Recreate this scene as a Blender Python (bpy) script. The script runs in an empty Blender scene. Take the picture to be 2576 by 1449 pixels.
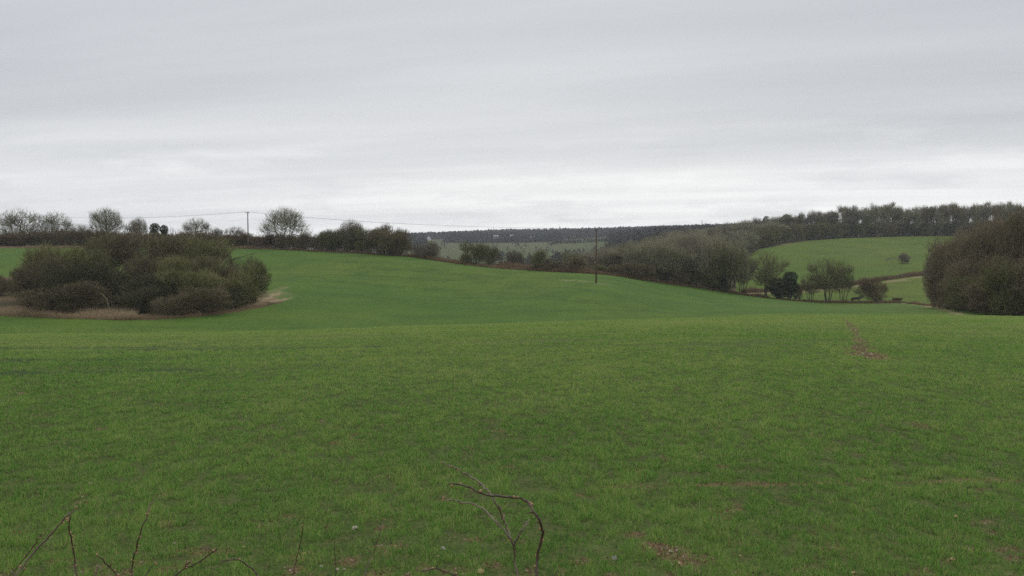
import bpy, math, random
import numpy as np
from mathutils import Vector

random.seed(11)
RNG = np.random.default_rng(11)
scene = bpy.context.scene
COL = scene.collection

# ------------------------------------------------------------------ camera model (metres, camera at the origin, looking along +Y)
W, H = 1024.0, 576.0
F = 512.0 / math.tan(math.radians(30.0))
HORIZON = 236.0
TH = math.atan((288.0 - HORIZON) / F)
S = 1024.0 / 2576.0            # working coordinates of the notes are in a 2576 px wide copy
CT, ST = math.cos(TH), math.sin(TH)


def ray(px, py):
    """slopes x/y and z/y of the line of sight through a pixel of the 1024 frame"""
    u = (px - 512.0) / F
    v = (288.0 - py) / F
    k = CT + v * ST
    return u / k, (-ST + v * CT) / k


def sl(py):
    return ray(512.0, py)[1]


# ------------------------------------------------------------------ terrain
NEAR = [(0.0, -1.66), (2.0, -1.72), (3.4, -2.15), (5.2, -2.85), (7.5, -3.42), (10.0, -3.96)]


def column(crest_d, crest_py, rest):
    z_c = crest_d * sl(crest_py)
    pts = list(NEAR)
    s_end = sl(crest_py)                       # tangent to the line of sight at the crest
    d0, z0 = NEAR[-1]
    L = crest_d - d0
    s0 = 2 * (z_c - z0) / L - s_end
    for k in (0.25, 0.5, 0.75, 1.0):
        q = k * L
        pts.append((d0 + q, z0 + s0 * q + (s_end - s0) * q * q / (2 * L)))
    for d, kind, val in rest:
        if kind == 'p':
            pts.append((d, d * sl(val)))
        elif kind == 's':                      # relative to the line of sight over the crest
            pts.append((d, d * s_end + val))
        else:
            pts.append((d, val))
    return pts


COLS = [
    (-170, column(70, 336, [(84, 's', -.55), (97, 's', -.1), (115, 'p', 314.5), (165, 'z', -6.9), (216, 'p', 248.3), (240, 'p', 247), (300, 'z', -5), (600, 'z', -12), (1200, 'z', -16), (2000, 'z', -10), (3300, 'z', -6)])),
    (0, column(72, 335, [(86, 's', -.55), (98, 's', -.1), (115, 'p', 314.5), (165, 'z', -6.9), (216, 'p', 248.3), (240, 'p', 247), (300, 'z', -5), (600, 'z', -12), (1200, 'z', -16), (2000, 'z', -10), (3300, 'z', -6)])),
    (150, column(75, 333.4, [(90, 's', -.55), (101, 's', -.05), (116, 'p', 315), (165, 'z', -7.0), (216, 'p', 248.6), (240, 'p', 247.5), (300, 'z', -5), (600, 'z', -12), (1200, 'z', -16), (2000, 'z', -10), (3300, 'z', -6)])),
    (280, column(79, 331.3, [(95, 's', -.55), (106, 's', 0.0), (120, 'p', 314), (170, 'z', -7.2), (216, 'p', 249.8), (240, 'p', 249), (300, 'z', -7), (600, 'z', -14), (1200, 'z', -14), (2000, 'z', -8), (3300, 'z', -5)])),
    (400, column(84, 327, [(100, 's', -.5), (112, 's', 0.02), (150, 'p', 294), (203, 'p', 256.3), (222, 'p', 256.5), (300, 'z', -16), (400, 'z', -22), (600, 'p', 262), (1000, 'p', 243.8), (1100, 'p', 241), (2000, 'z', -6), (3300, 'z', -6)])),
    (500, column(86, 324, [(102, 's', -.45), (114, 's', 0.02), (150, 'p', 294.5), (188, 'p', 268.5), (204, 'p', 268.2), (260, 'z', -15), (350, 'z', -22), (450, 'z', -22), (600, 'p', 262), (1000, 'p', 243.3), (1300, 'z', -4), (2000, 'z', 4), (3300, 'z', 5)])),
    (596, column(88, 321, [(104, 's', -.35), (116, 's', 0.02), (156, 'p', 283), (176, 'p', 274.4), (190, 'z', -8.0), (240, 'z', -14), (350, 'z', -19), (450, 'z', -17), (600, 'p', 256), (1000, 'p', 240), (1500, 'z', 1.5), (2000, 'z', 7.5), (3300, 'z', 8)])),
    (680, column(92, 318.5, [(108, 's', -.2), (120, 's', 0.05), (150, 'p', 300), (185, 'p', 285.5), (200, 'z', -10.6), (240, 'z', -13.5), (300, 'z', -13), (400, 'z', -9), (600, 'z', -5), (1000, 'z', 1), (2000, 'z', 11), (3300, 'z', 11)])),
    (757, column(95, 317, [(120, 'p', 311), (150, 'p', 304), (192, 'p', 296.8), (205, 'p', 295.6), (222, 'p', 291.5), (245, 'p', 284), (285, 'p', 267), (330, 'p', 250.5), (380, 'z', -3.5), (600, 'z', -2), (1000, 'z', 4), (2000, 'z', 10), (3300, 'z', 10)])),
    (835, column(97, 316.3, [(120, 'p', 311.5), (150, 'p', 307), (195, 'p', 303), (212, 'p', 299), (232, 'p', 291), (262, 'p', 279), (330, 'p', 254), (395, 'p', 238.4), (440, 'z', -0.3), (600, 'z', 0), (2000, 'z', 8), (3300, 'z', 8)])),
    (910, column(98, 316, [(125, 'p', 310.6), (188, 'p', 303), (215, 'p', 297), (240, 'p', 286.5), (258, 'p', 279), (330, 'p', 254), (400, 'p', 236.4), (440, 'z', 0.6), (600, 'z', 1), (2000, 'z', 8), (3300, 'z', 8)])),
    (1024, column(98, 316.6, [(112, 'p', 315.4), (130, 'p', 311), (188, 'p', 298), (255, 'p', 277), (330, 'p', 252), (400, 'p', 235), (440, 'z', 1.2), (600, 'z', 2), (2000, 'z', 8), (3300, 'z', 8)])),
    (1200, column(98, 317.2, [(112, 'p', 315.4), (130, 'p', 311), (188, 'p', 298), (255, 'p', 277), (330, 'p', 252), (400, 'p', 235), (440, 'z', 1.2), (600, 'z', 2), (2000, 'z', 8), (3300, 'z', 8)])),
]


def pchip(xk, yk, x):
    xk = np.asarray(xk, float); yk = np.asarray(yk, float)
    h = np.diff(xk); dl = np.diff(yk) / h
    m = np.zeros_like(xk)
    for i in range(1, len(xk) - 1):
        if dl[i - 1] * dl[i] > 0:
            w1 = 2 * h[i] + h[i - 1]; w2 = h[i] + 2 * h[i - 1]
            m[i] = (w1 + w2) / (w1 / dl[i - 1] + w2 / dl[i])
    m[0] = dl[0]; m[-1] = dl[-1]
    x = np.clip(x, xk[0], xk[-1])
    i = np.clip(np.searchsorted(xk, x) - 1, 0, len(xk) - 2)
    t = (x - xk[i]) / h[i]
    return ((1 + 2 * t) * (1 - t) ** 2 * yk[i] + t * (1 - t) ** 2 * h[i] * m[i]
            + t * t * (3 - 2 * t) * yk[i + 1] + t * t * (t - 1) * h[i] * m[i + 1])


LD = np.linspace(math.log(0.2), math.log(3300.0), 1400)
DG = np.exp(LD)
COLZ = np.array([pchip([p[0] for p in c], [p[1] for p in c], DG) for _, c in COLS])
COLT = np.array([(px - 512.0) / F for px, _ in COLS])
TG = np.linspace(COLT[0], COLT[-1], 360)
TABLE = np.empty((len(TG), len(DG)))
_i = np.clip(np.searchsorted(COLT, TG) - 1, 0, len(COLT) - 2)
_h = np.diff(COLT)
_m = np.zeros_like(COLZ)
for j in range(1, len(COLT) - 1):
    _m[j] = (COLZ[j + 1] - COLZ[j - 1]) / (COLT[j + 1] - COLT[j - 1])
_m[0] = (COLZ[1] - COLZ[0]) / _h[0]; _m[-1] = (COLZ[-1] - COLZ[-2]) / _h[-1]
_u = ((TG - COLT[_i]) / _h[_i])[:, None]
_hh = _h[_i][:, None]
TABLE = ((1 + 2 * _u) * (1 - _u) ** 2 * COLZ[_i] + _u * (1 - _u) ** 2 * _hh * _m[_i]
         + _u ** 2 * (3 - 2 * _u) * COLZ[_i + 1] + _u ** 2 * (_u - 1) * _hh * _m[_i + 1])

# value noise --------------------------------------------------------
_NT = RNG.random((256, 256))


def vnoise(x, y):
    x = np.asarray(x, float); y = np.asarray(y, float)
    xi = np.floor(x).astype(int); yi = np.floor(y).astype(int)
    fx = x - xi; fy = y - yi
    fx = fx * fx * (3 - 2 * fx); fy = fy * fy * (3 - 2 * fy)
    a = _NT[xi & 255, yi & 255]; b = _NT[(xi + 1) & 255, yi & 255]
    c = _NT[xi & 255, (yi + 1) & 255]; d = _NT[(xi + 1) & 255, (yi + 1) & 255]
    return (a * (1 - fx) + b * fx) * (1 - fy) + (c * (1 - fx) + d * fx) * fy


def fnoise(x, y, oct=3):
    s = 0; a = 1.0; tot = 0
    for k in range(oct):
        s = s + a * vnoise(x * 2 ** k + 17.3 * k, y * 2 ** k + 5.1 * k); tot += a; a *= 0.5
    return s / tot


AMAX = math.radians(35.0)
TMAX = math.tan(AMAX)


def polar(x, y):
    """terrain coordinates (t, d) of a ground position, continuous all round the viewpoint"""
    ang = np.arctan2(x, y)
    r = np.hypot(x, y)
    aa = np.abs(ang)
    inside = aa <= AMAX
    yy = np.where(inside, np.maximum(y, 1e-3), 1.0)
    d = np.where(inside, yy, r * math.cos(AMAX))
    out_t = TMAX * (1 - (aa - AMAX) / (math.pi - AMAX)) * np.sign(ang)
    t = np.where(inside, x / yy, out_t)
    return t, np.maximum(d, 0.2)


def zt(x, y):
    x = np.asarray(x, float); y = np.asarray(y, float)
    t, d = polar(x, y)
    ft = np.clip((t - TG[0]) / (TG[1] - TG[0]), 0, len(TG) - 1.001)
    fd = np.clip((np.log(d) - LD[0]) / (LD[1] - LD[0]), 0, len(LD) - 1.001)
    it = ft.astype(int); idd = fd.astype(int); ft = ft - it; fd = fd - idd
    z = ((TABLE[it, idd] * (1 - ft) + TABLE[it + 1, idd] * ft) * (1 - fd)
         + (TABLE[it, idd + 1] * (1 - ft) + TABLE[it + 1, idd + 1] * ft) * fd)
    amp = np.clip((d - 4) / 8, 0, 1)
    z = z + amp * (0.05 * (fnoise(x * 0.9, y * 0.9, 2) - 0.5) + 0.16 * np.clip(d / 100, .2, 2) * (fnoise(x * 0.07 + 9, y * 0.07, 2) - 0.5))
    z = z + np.clip((d - 300) / 400, 0, 1) * 3.0 * (fnoise(x * 0.006, y * 0.006, 3) - 0.5)
    return z


def gz(x, y):
    return float(zt(np.array([x]), np.array([y]))[0])


def on_ground(px, d, py=255.0):
    t = ray(px, py)[0]
    x = t * d
    return Vector((x, d, gz(x, d)))


def hit(px, py):
    """where the line of sight through a pixel meets the terrain"""
    t, s = ray(px, py)
    d = np.exp(np.linspace(math.log(6), math.log(2500), 3000))
    f = s * d - zt(t * d, d)
    k = np.argmax(f < 0)
    if f[k] >= 0:
        k = len(d) - 1
    dd = d[k]
    if k > 0:
        a = f[k - 1] / (f[k - 1] - f[k] + 1e-9)
        dd = d[k - 1] + a * (d[k] - d[k - 1])
    return Vector((t * dd, dd, gz(t * dd, dd)))


# ------------------------------------------------------------------ material helpers
def new_mat(name):
    m = bpy.data.materials.new(name); m.use_nodes = True
    nt = m.node_tree
    for n in list(nt.nodes): nt.nodes.remove(n)
    out = nt.nodes.new('ShaderNodeOutputMaterial')
    return m, nt, out


def N(nt, kind, **kw):
    n = nt.nodes.new(kind)
    for k, v in kw.items():
        if k in n.inputs.keys() if hasattr(n.inputs, 'keys') else False:
            n.inputs[k].default_value = v
        else:
            setattr(n, k, v)
    return n


def ramp(nt, fac, stops, interp='LINEAR'):
    r = nt.nodes.new('ShaderNodeValToRGB')
    cr = r.color_ramp; cr.interpolation = interp
    while len(cr.elements) < len(stops): cr.elements.new(0.5)
    for e, (p, c) in zip(cr.elements, stops):
        e.position = p; e.color = (c[0], c[1], c[2], 1)
    nt.links.new(fac, r.inputs[0])
    return r.outputs[0]


def noise(nt, vec, scale, detail=3, rough=.55, dim='3D'):
    n = nt.nodes.new('ShaderNodeTexNoise'); n.noise_dimensions = dim
    n.inputs['Scale'].default_value = scale; n.inputs['Detail'].default_value = detail
    n.inputs['Roughness'].default_value = rough
    nt.links.new(vec, n.inputs['Vector'])
    return n.outputs['Fac']


def mixc(nt, fac, a, b, mode='MIX'):
    m = nt.nodes.new('ShaderNodeMix'); m.data_type = 'RGBA'; m.blend_type = mode
    for sock, v in ((m.inputs[0], fac), (m.inputs[6], a), (m.inputs[7], b)):
        if isinstance(v, (int, float)): sock.default_value = v
        elif isinstance(v, tuple): sock.default_value = (v[0], v[1], v[2], 1)
        else: nt.links.new(v, sock)
    return m.outputs[2]


def mathn(nt, op, a, b=None, clamp=False):
    m = nt.nodes.new('ShaderNodeMath'); m.operation = op; m.use_clamp = clamp
    for i, v in enumerate((a, b)):
        if v is None: continue
        if isinstance(v, (int, float)): m.inputs[i].default_value = v
        else: nt.links.new(v, m.inputs[i])
    return m.outputs[0]


def maprange(nt, v, a, b, c=0.0, d=1.0):
    m = nt.nodes.new('ShaderNodeMapRange'); m.clamp = True
    nt.links.new(v, m.inputs[0])
    for i, q in enumerate((a, b, c, d)): m.inputs[i + 1].default_value = q
    return m.outputs[0]


def attr(nt, name):
    a = nt.nodes.new('ShaderNodeAttribute'); a.attribute_name = name
    return a.outputs['Fac']


def position(nt, scale=(1, 1, 1)):
    g = nt.nodes.new('ShaderNodeNewGeometry')
    mp = nt.nodes.new('ShaderNodeMapping'); mp.inputs['Scale'].default_value = scale
    nt.links.new(g.outputs['Position'], mp.inputs['Vector'])
    return mp.outputs[0]


def finish(nt, out, color, rough=.9, spec=.15, bump=None, bump_d=.05, bump_s=.5):
    b = nt.nodes.new('ShaderNodeBsdfPrincipled')
    if isinstance(color, tuple): b.inputs['Base Color'].default_value = (*color, 1)
    else: nt.links.new(color, b.inputs['Base Color'])
    b.inputs['Roughness'].default_value = rough
    b.inputs['Specular IOR Level'].default_value = spec
    if bump is not None:
        bn = nt.nodes.new('ShaderNodeBump'); bn.inputs['Distance'].default_value = bump_d; bn.inputs['Strength'].default_value = bump_s
        nt.links.new(bump, bn.inputs['Height']); nt.links.new(bn.outputs[0], b.inputs['Normal'])
    nt.links.new(b.outputs[0], out.inputs[0])
    return b


# colours -----------------------------------------------------------
G_DARK = (.042, .095, .016)
G_MID = (.078, .150, .022)
G_YEL = (.118, .172, .026)
SOIL = (.190, .115, .062)


def mat_wheat():
    m, nt, out = new_mat('wheat_ground')
    p = position(nt)
    big = noise(nt, p, .022, 3)
    mid = noise(nt, p, .16, 4)
    streak = noise(nt, position(nt, (.05, .55, .3)), 1.0, 4, .6)
    fine = noise(nt, p, 1.7, 5, .65)
    vf = noise(nt, p, 14.0, 4, .75)
    c = mixc(nt, maprange(nt, big, .38, .62), G_MID, G_YEL)
    c = mixc(nt, maprange(nt, mid, .42, .70, 0, .55), c, G_DARK)
    c = mixc(nt, maprange(nt, streak, .5, .74, 0, .55), c, (.050, .105, .022))
    c = mixc(nt, maprange(nt, fine, .48, .75, 0, .65), c, (.040, .080, .018))
    c = mixc(nt, maprange(nt, vf, .5, .8, 0, .5), c, (.12, .17, .045))
    # the drier, thinner crop over the brow
    c = mixc(nt, mathn(nt, 'MULTIPLY', attr(nt, 'brow'), maprange(nt, mid, .2, .8, .5, 1.0)), c, (.150, .195, .042))
    # bare ground showing near the viewer between the plants
    c = mixc(nt, mathn(nt, 'MULTIPLY', attr(nt, 'lush'), maprange(nt, mid, .2, .8, .55, .2)), c, (.070, .134, .019))
    c = mixc(nt, mathn(nt, 'MULTIPLY', attr(nt, 'near'), maprange(nt, fine, .25, .6, .35, .9)), c, mixc(nt, maprange(nt, vf, .35, .65), (.036, .052, .018), (.125, .115, .046)))
    c = mixc(nt, attr(nt, 'rut'), c, (.040, .066, .020))
    soilc = mixc(nt, fine, (.125, .068, .034), (.26, .16, .088))
    c = mixc(nt, mathn(nt, 'MULTIPLY', attr(nt, 'soil'), maprange(nt, vf, .2, .6, .55, 1.0)), c, soilc)
    c = mixc(nt, attr(nt, 'straw'), c, mixc(nt, fine, (.24, .17, .09), (.46, .36, .22)))
    c = mixc(nt, 1.0, c, mixc(nt, maprange(nt, noise(nt, p, 3.2, 5, .75), .3, .7), (.72, .72, .72), (1.28, 1.28, 1.28)), 'MULTIPLY')
    finish(nt, out, c, .95, .08, fine, .12, .6)
    return m


def mat_pasture(name, a, b, cdark):
    m, nt, out = new_mat(name)
    p = position(nt)
    big = noise(nt, p, .018, 3); mid = noise(nt, p, .09, 4); fine = noise(nt, p, .9, 4, .65)
    ter = noise(nt, position(nt, (.015, .16, .16)), 1.0, 3, .5)
    c = mixc(nt, maprange(nt, big, .35, .65), a, b)
    c = mixc(nt, maprange(nt, ter, .5, .75, 0, .5), c, b)
    c = mixc(nt, maprange(nt, mid, .45, .75, 0, .6), c, cdark)
    c = mixc(nt, maprange(nt, fine, .5, .8, 0, .5), c, cdark)
    c = mixc(nt, attr(nt, 'soil'), c, (.060, .045, .028))
    c = mixc(nt, attr(nt, 'straw'), c, mixc(nt, fine, (.22, .15, .085), (.36, .27, .16)))
    finish(nt, out, c, .95, .05, fine, .2, .5)
    return m


def mat_rough():
    m, nt, out = new_mat('rough_ground')
    p = position(nt)
    a = noise(nt, p, .25, 4); b = noise(nt, p, 2.2, 4, .65)
    c = mixc(nt, maprange(nt, a, .4, .6), (.085, .075, .035), (.15, .10, .058))
    c = mixc(nt, maprange(nt, b, .45, .75, 0, .7), c, (.055, .060, .025))
    c = mixc(nt, attr(nt, 'straw'), c, mixc(nt, b, (.26, .19, .10), (.48, .38, .24)))
    finish(nt, out, c, .95, .05, b, .15, .7)
    return m


def mat_blades(name, stops):
    m, nt, out = new_mat(name)
    c = ramp(nt, attr(nt, 'tint'), stops)
    d = nt.nodes.new('ShaderNodeBsdfPrincipled'); d.inputs['Roughness'].default_value = .55; d.inputs['Specular IOR Level'].default_value = .12
    t = nt.nodes.new('ShaderNodeBsdfTranslucent')
    nt.links.new(c, d.inputs['Base Color']); nt.links.new(c, t.inputs[0])
    mx = nt.nodes.new('ShaderNodeMixShader'); mx.inputs[0].default_value = .35
    nt.links.new(d.outputs[0], mx.inputs[1]); nt.links.new(t.outputs[0], mx.inputs[2])
    nt.links.new(mx.outputs[0], out.inputs[0])
    return m


def mat_twig(name, a, b):
    m, nt, out = new_mat(name)
    oi = nt.nodes.new('ShaderNodeObjectInfo')
    tc = nt.nodes.new('ShaderNodeTexCoord')
    n = noise(nt, tc.outputs['Object'], .7, 3, .6)
    f = mathn(nt, 'ADD', mathn(nt, 'MULTIPLY', oi.outputs['Random'], .55), mathn(nt, 'MULTIPLY', maprange(nt, n, .3, .7), .55))
    c = mixc(nt, f, a, b)
    finish(nt, out, c, .9, .1)
    return m


def mat_noise(name, a, b, scale=3.0, rough=.85, spec=.2, stretch=(1, 1, 1), bump=.02):
    m, nt, out = new_mat(name)
    tc = nt.nodes.new('ShaderNodeTexCoord')
    mp = nt.nodes.new('ShaderNodeMapping'); mp.inputs['Scale'].default_value = stretch
    nt.links.new(tc.outputs['Object'], mp.inputs[0])
    n = noise(nt, mp.outputs[0], scale, 5, .6)
    finish(nt, out, mixc(nt, maprange(nt, n, .3, .7), a, b), rough, spec, n, bump, .6)
    return m


MAT = {
    'wheat': mat_wheat(),
    'hill': mat_pasture('hill_pasture', (.084, .138, .020), (.120, .156, .026), (.058, .094, .016)),
    'far': mat_pasture('far_pasture', (.080, .106, .036), (.106, .114, .048), (.066, .070, .034)),
    'rough': mat_rough(),
    'woodfloor': mat_noise('woodland_floor', (.050, .042, .026), (.085, .066, .040), .4, .95, .05),
    'blades': mat_blades('wheat_blades', [(0, (.044, .112, .024)), (.35, (.148, .318, .054)), (.65, (.280, .418, .094)), (.88, (.400, .430, .150)), (1, (.46, .38, .19))]),
    'dead': mat_blades('dead_grass', [(0, (.095, .065, .036)), (.35, (.22, .145, .085)), (.65, (.38, .28, .17)), (1, (.60, .48, .32))]),
    'clod': mat_blades('clod', [(0, (.13, .080, .048)), (.5, (.27, .175, .105)), (.85, (.40, .285, .19)), (1, (.60, .50, .37))]),
    'twig_olive': mat_twig('twig_olive', (.122, .130, .050), (.195, .178, .084)),
    'twig_moss': mat_twig('twig_moss', (.175, .185, .066), (.255, .235, .106)),
    'twig_shaded': mat_twig('twig_shaded', (.070, .070, .035), (.105, .096, .050)),  # shadow between the thicket bushes, put into the twig colour
    'twig_russet': mat_twig('twig_russet', (.178, .142, .088), (.245, .190, .122)),
    'twig_wood': mat_twig('twig_wood', (.225, .220, .135), (.325, .295, .200)),
    'twig_brown': mat_twig('twig_brown', (.140, .116, .064), (.210, .164, .098)),
    'twig_red': mat_twig('twig_red', (.128, .092, .052), (.185, .124, .076)),
    'twig_grey': mat_twig('twig_grey', (.150, .132, .095), (.220, .190, .140)),
    'twig_lichen': mat_twig('twig_lichen', (.180, .180, .105), (.260, .245, .160)),
    'bark': mat_noise('bark', (.050, .044, .030), (.095, .082, .058), 1.5, .95, .05, (3, 3, .6)),
    'bark_pale': mat_noise('bark_pale', (.13, .115, .07), (.24, .21, .13), 2.0, .9, .1, (3, 3, .6)),
    'evergreen': mat_twig('evergreen_leaf', (.032, .048, .026), (.056, .074, .036)),
    'ivy': mat_twig('ivy_leaf', (.034, .048, .020), (.060, .070, .030)),
    'farwood': mat_twig('far_wood', (.046, .050, .042), (.060, .056, .046)),
    'pole_wood': mat_noise('pole_wood', (.085, .050, .034), (.150, .092, .064), 2.0, .85, .15, (6, 6, .5)),
    'pole_grey': mat_noise('weathered_pole_wood', (.16, .13, .11), (.24, .20, .17), 2.0, .85, .15, (6, 6, .5)),
    'metal': mat_noise('dark_metal', (.10, .10, .10), (.16, .16, .16), 4, .5, .4),
    'sign': mat_noise('pole_plate', (.70, .68, .62), (.80, .78, .70), 4, .5, .4),
    'wire': mat_noise('wire', (.07, .07, .07), (.11, .11, .11), 4, .6, .3),
    'stem': mat_noise('shoot_bark', (.060, .034, .025), (.130, .086, .064), 30, .6, .35, (1, 1, .5), .002),
    'stem_grey': mat_noise('shoot_bark_grey', (.12, .080, .062), (.27, .21, .17), 25, .5, .4, (1, 1, .5), .002),
    'bud': mat_noise('bud', (.30, .15, .075), (.48, .33, .16), 60, .5, .4, (1, 1, 1), .001),
    'stone_pale': mat_noise('flint_pale', (.32, .28, .20), (.52, .46, .35), 18, .7, .3, (1, 1, 1), .01),
    'stone_tan': mat_noise('flint_tan', (.34, .24, .11), (.52, .40, .20), 18, .7, .3, (1, 1, 1), .01),
    'stone_grey': mat_noise('flint_grey', (.22, .21, .18), (.44, .42, .36), 18, .6, .35, (1, 1, 1), .01),
    'white_wall': mat_noise('white_wall', (.72, .72, .70), (.80, .80, .78), 1, .8, .2),
    'brick': mat_noise('brick_wall', (.28, .20, .16), (.36, .27, .22), 1, .9, .1),
    'roof': mat_noise('slate_roof', (.10, .10, .11), (.16, .15, .15), 1, .8, .2),
    'roof_pale': mat_noise('pale_roof', (.30, .31, .31), (.40, .40, .39), 1, .7, .2),
    'glass': mat_noise('window_glass', (.03, .035, .04), (.05, .055, .06), 1, .1, .5),
}


# ------------------------------------------------------------------ object helpers
def mesh_np(name, verts, faces, mats, attrs=None, smooth=False, mat_idx=None):
    """verts (n,3); faces: list of arrays (m,k) of equal-size polygons"""
    me = bpy.data.meshes.new(name)
    verts = np.asarray(verts, np.float32)
    me.vertices.add(len(verts)); me.vertices.foreach_set('co', verts.ravel())
    if not isinstance(faces, list): faces = [faces]
    faces = [np.asarray(f, np.int32) for f in faces if len(f)]
    nl = sum(f.size for f in faces); npoly = sum(len(f) for f in faces)
    me.loops.add(nl); me.polygons.add(npoly)
    me.loops.foreach_set('vertex_index', np.concatenate([f.ravel() for f in faces]))
    tot = np.concatenate([np.full(len(f), f.shape[1], np.int32) for f in faces])
    st = np.concatenate([[0], np.cumsum(tot)[:-1]]).astype(np.int32)
    me.polygons.foreach_set('loop_start', st)
    me.polygons.foreach_set('use_smooth', np.full(npoly, smooth))
    for m in mats: me.materials.append(m)
    if mat_idx is not None: me.polygons.foreach_set('material_index', np.asarray(mat_idx, np.int32))
    for k, v in (attrs or {}).items():
        a = me.attributes.new(k, 'FLOAT', 'POINT'); a.data.foreach_set('value', np.asarray(v, np.float32))
    me.update(calc_edges=True)
    return me


def link(name, me, parent=None, loc=None):
    o = bpy.data.objects.new(name, me); COL.objects.link(o)
    if parent is not None: o.parent = parent
    if loc is not None: o.location = loc
    return o


def tag(o, label=None, cat=None, group=None, kind=None):
    if label: o['label'] = label
    if cat: o['category'] = cat
    if group: o['group'] = group
    if kind: o['kind'] = kind
    return o


def empty(name, loc, label, cat, group=None, rz=0.0):
    o = bpy.data.objects.new(name, None); COL.objects.link(o)
    o.location = loc; o.rotation_euler = (0, 0, rz); o.empty_display_size = .3
    return tag(o, label, cat, group)


class MB:
    """collects tubes, boxes, blobs; builds one mesh"""
    def __init__(s): s.v = []; s.f = {3: [], 4: []}; s.n = 0

    def add(s, v, tri=(), quad=()):
        v = np.asarray(v, float)
        s.v.append(v)
        if len(tri): s.f[3].append(np.asarray(tri) + s.n)
        if len(quad): s.f[4].append(np.asarray(quad) + s.n)
        s.n += len(v)

    def tube(s, pts, rad, k=5, cap=True):
        P = np.asarray(pts, float); n = len(P)
        rad = np.broadcast_to(np.asarray(rad, float), (n,))
        T = np.gradient(P, axis=0); T /= np.linalg.norm(T, axis=1)[:, None] + 1e-12
        ref = np.array([0, 0, 1.0]) if abs(T[0, 2]) < .9 else np.array([1.0, 0, 0])
        U = np.cross(T, ref); U /= np.linalg.norm(U, axis=1)[:, None] + 1e-12
        V = np.cross(T, U)
        a = np.arange(k) * 2 * math.pi / k
        ring = P[:, None, :] + rad[:, None, None] * (np.cos(a)[None, :, None] * U[:, None, :] + np.sin(a)[None, :, None] * V[:, None, :])
        q = [[i * k + j, i * k + (j + 1) % k, (i + 1) * k + (j + 1) % k, (i + 1) * k + j] for i in range(n - 1) for j in range(k)]
        vv = ring.reshape(-1, 3); tri = []
        if cap:
            vv = np.vstack([vv, P[0], P[-1]]); c0, c1 = n * k, n * k + 1
            tri = [[c0, (j + 1) % k, j] for j in range(k)] + [[c1, (n - 1) * k + j, (n - 1) * k + (j + 1) % k] for j in range(k)]
        s.add(vv, tri, q)

    def box(s, c, size, rz=0.0):
        x, y, z = [q / 2 for q in size]
        v = np.array([[a, b, d] for a in (-x, x) for b in (-y, y) for d in (-z, z)])
        ca, sa = math.cos(rz), math.sin(rz)
        v = np.stack([v[:, 0] * ca - v[:, 1] * sa, v[:, 0] * sa + v[:, 1] * ca, v[:, 2]], 1) + np.asarray(c)
        s.add(v, [], [[0, 1, 3, 2], [4, 6, 7, 5], [0, 4, 5, 1], [2, 3, 7, 6], [0, 2, 6, 4], [1, 5, 7, 3]])

    def blob(s, c, r, rng, nu=8, nv=5, jit=.18):
        v = []
        for i in range(nv + 1):
            th = math.pi * i / nv
            for j in range(nu):
                ph = 2 * math.pi * j / nu
                q = 1 + (rng.random() - .5) * 2 * jit
                v.append([c[0] + r[0] * q * math.sin(th) * math.cos(ph), c[1] + r[1] * q * math.sin(th) * math.sin(ph), c[2] + r[2] * q * math.cos(th)])
        q = [[i * nu + j, i * nu + (j + 1) % nu, (i + 1) * nu + (j + 1) % nu, (i + 1) * nu + j] for i in range(nv) for j in range(nu)]
        s.add(v, [], q)

    def mesh(s, name, mats, smooth=True):
        fs = [np.concatenate(s.f[k]) for k in (4, 3) if s.f[k]]
        return mesh_np(name, np.concatenate(s.v), fs, mats, smooth=smooth)


# ------------------------------------------------------------------ regions of the ground
def interp(tab, x):
    return np.interp(x, [q[0] for q in tab], [q[1] for q in tab])


EDGE = [(-400, 216), (0, 216), (250, 216), (300, 212), (400, 203), (500, 188), (596, 176), (680, 185), (757, 192), (835, 195), (905, 189), (928, 168), (960, 138), (1000, 119), (1024, 111), (1100, 104), (1300, 100)]
DELL_FRONT = [(-400, 112), (0, 114), (60, 112), (120, 111.5), (160, 112.5), (200, 116), (235, 120.5), (262, 126), (280, 131)]
DELL_BACK = [(-400, 160), (0, 158), (180, 156), (235, 150), (262, 142), (280, 133)]
HILL_TOP = [(740, 300), (757, 332), (775, 352), (800, 380), (835, 396), (910, 402), (1024, 402), (1400, 402)]


def to_px(t): return 512 + F * t


def in_dell(px, d):
    return (px < 280) & (d > interp(DELL_FRONT, px)) & (d < interp(DELL_BACK, px))


def is_wheat(px, d):
    return (d > 6.5) & (d < interp(EDGE, px)) & ~in_dell(px, d)


# polylines with a soil or straw character, in world metres
def poly_world(pts, scale=S):
    return [hit(x * scale, y * scale) for x, y in pts]


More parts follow.
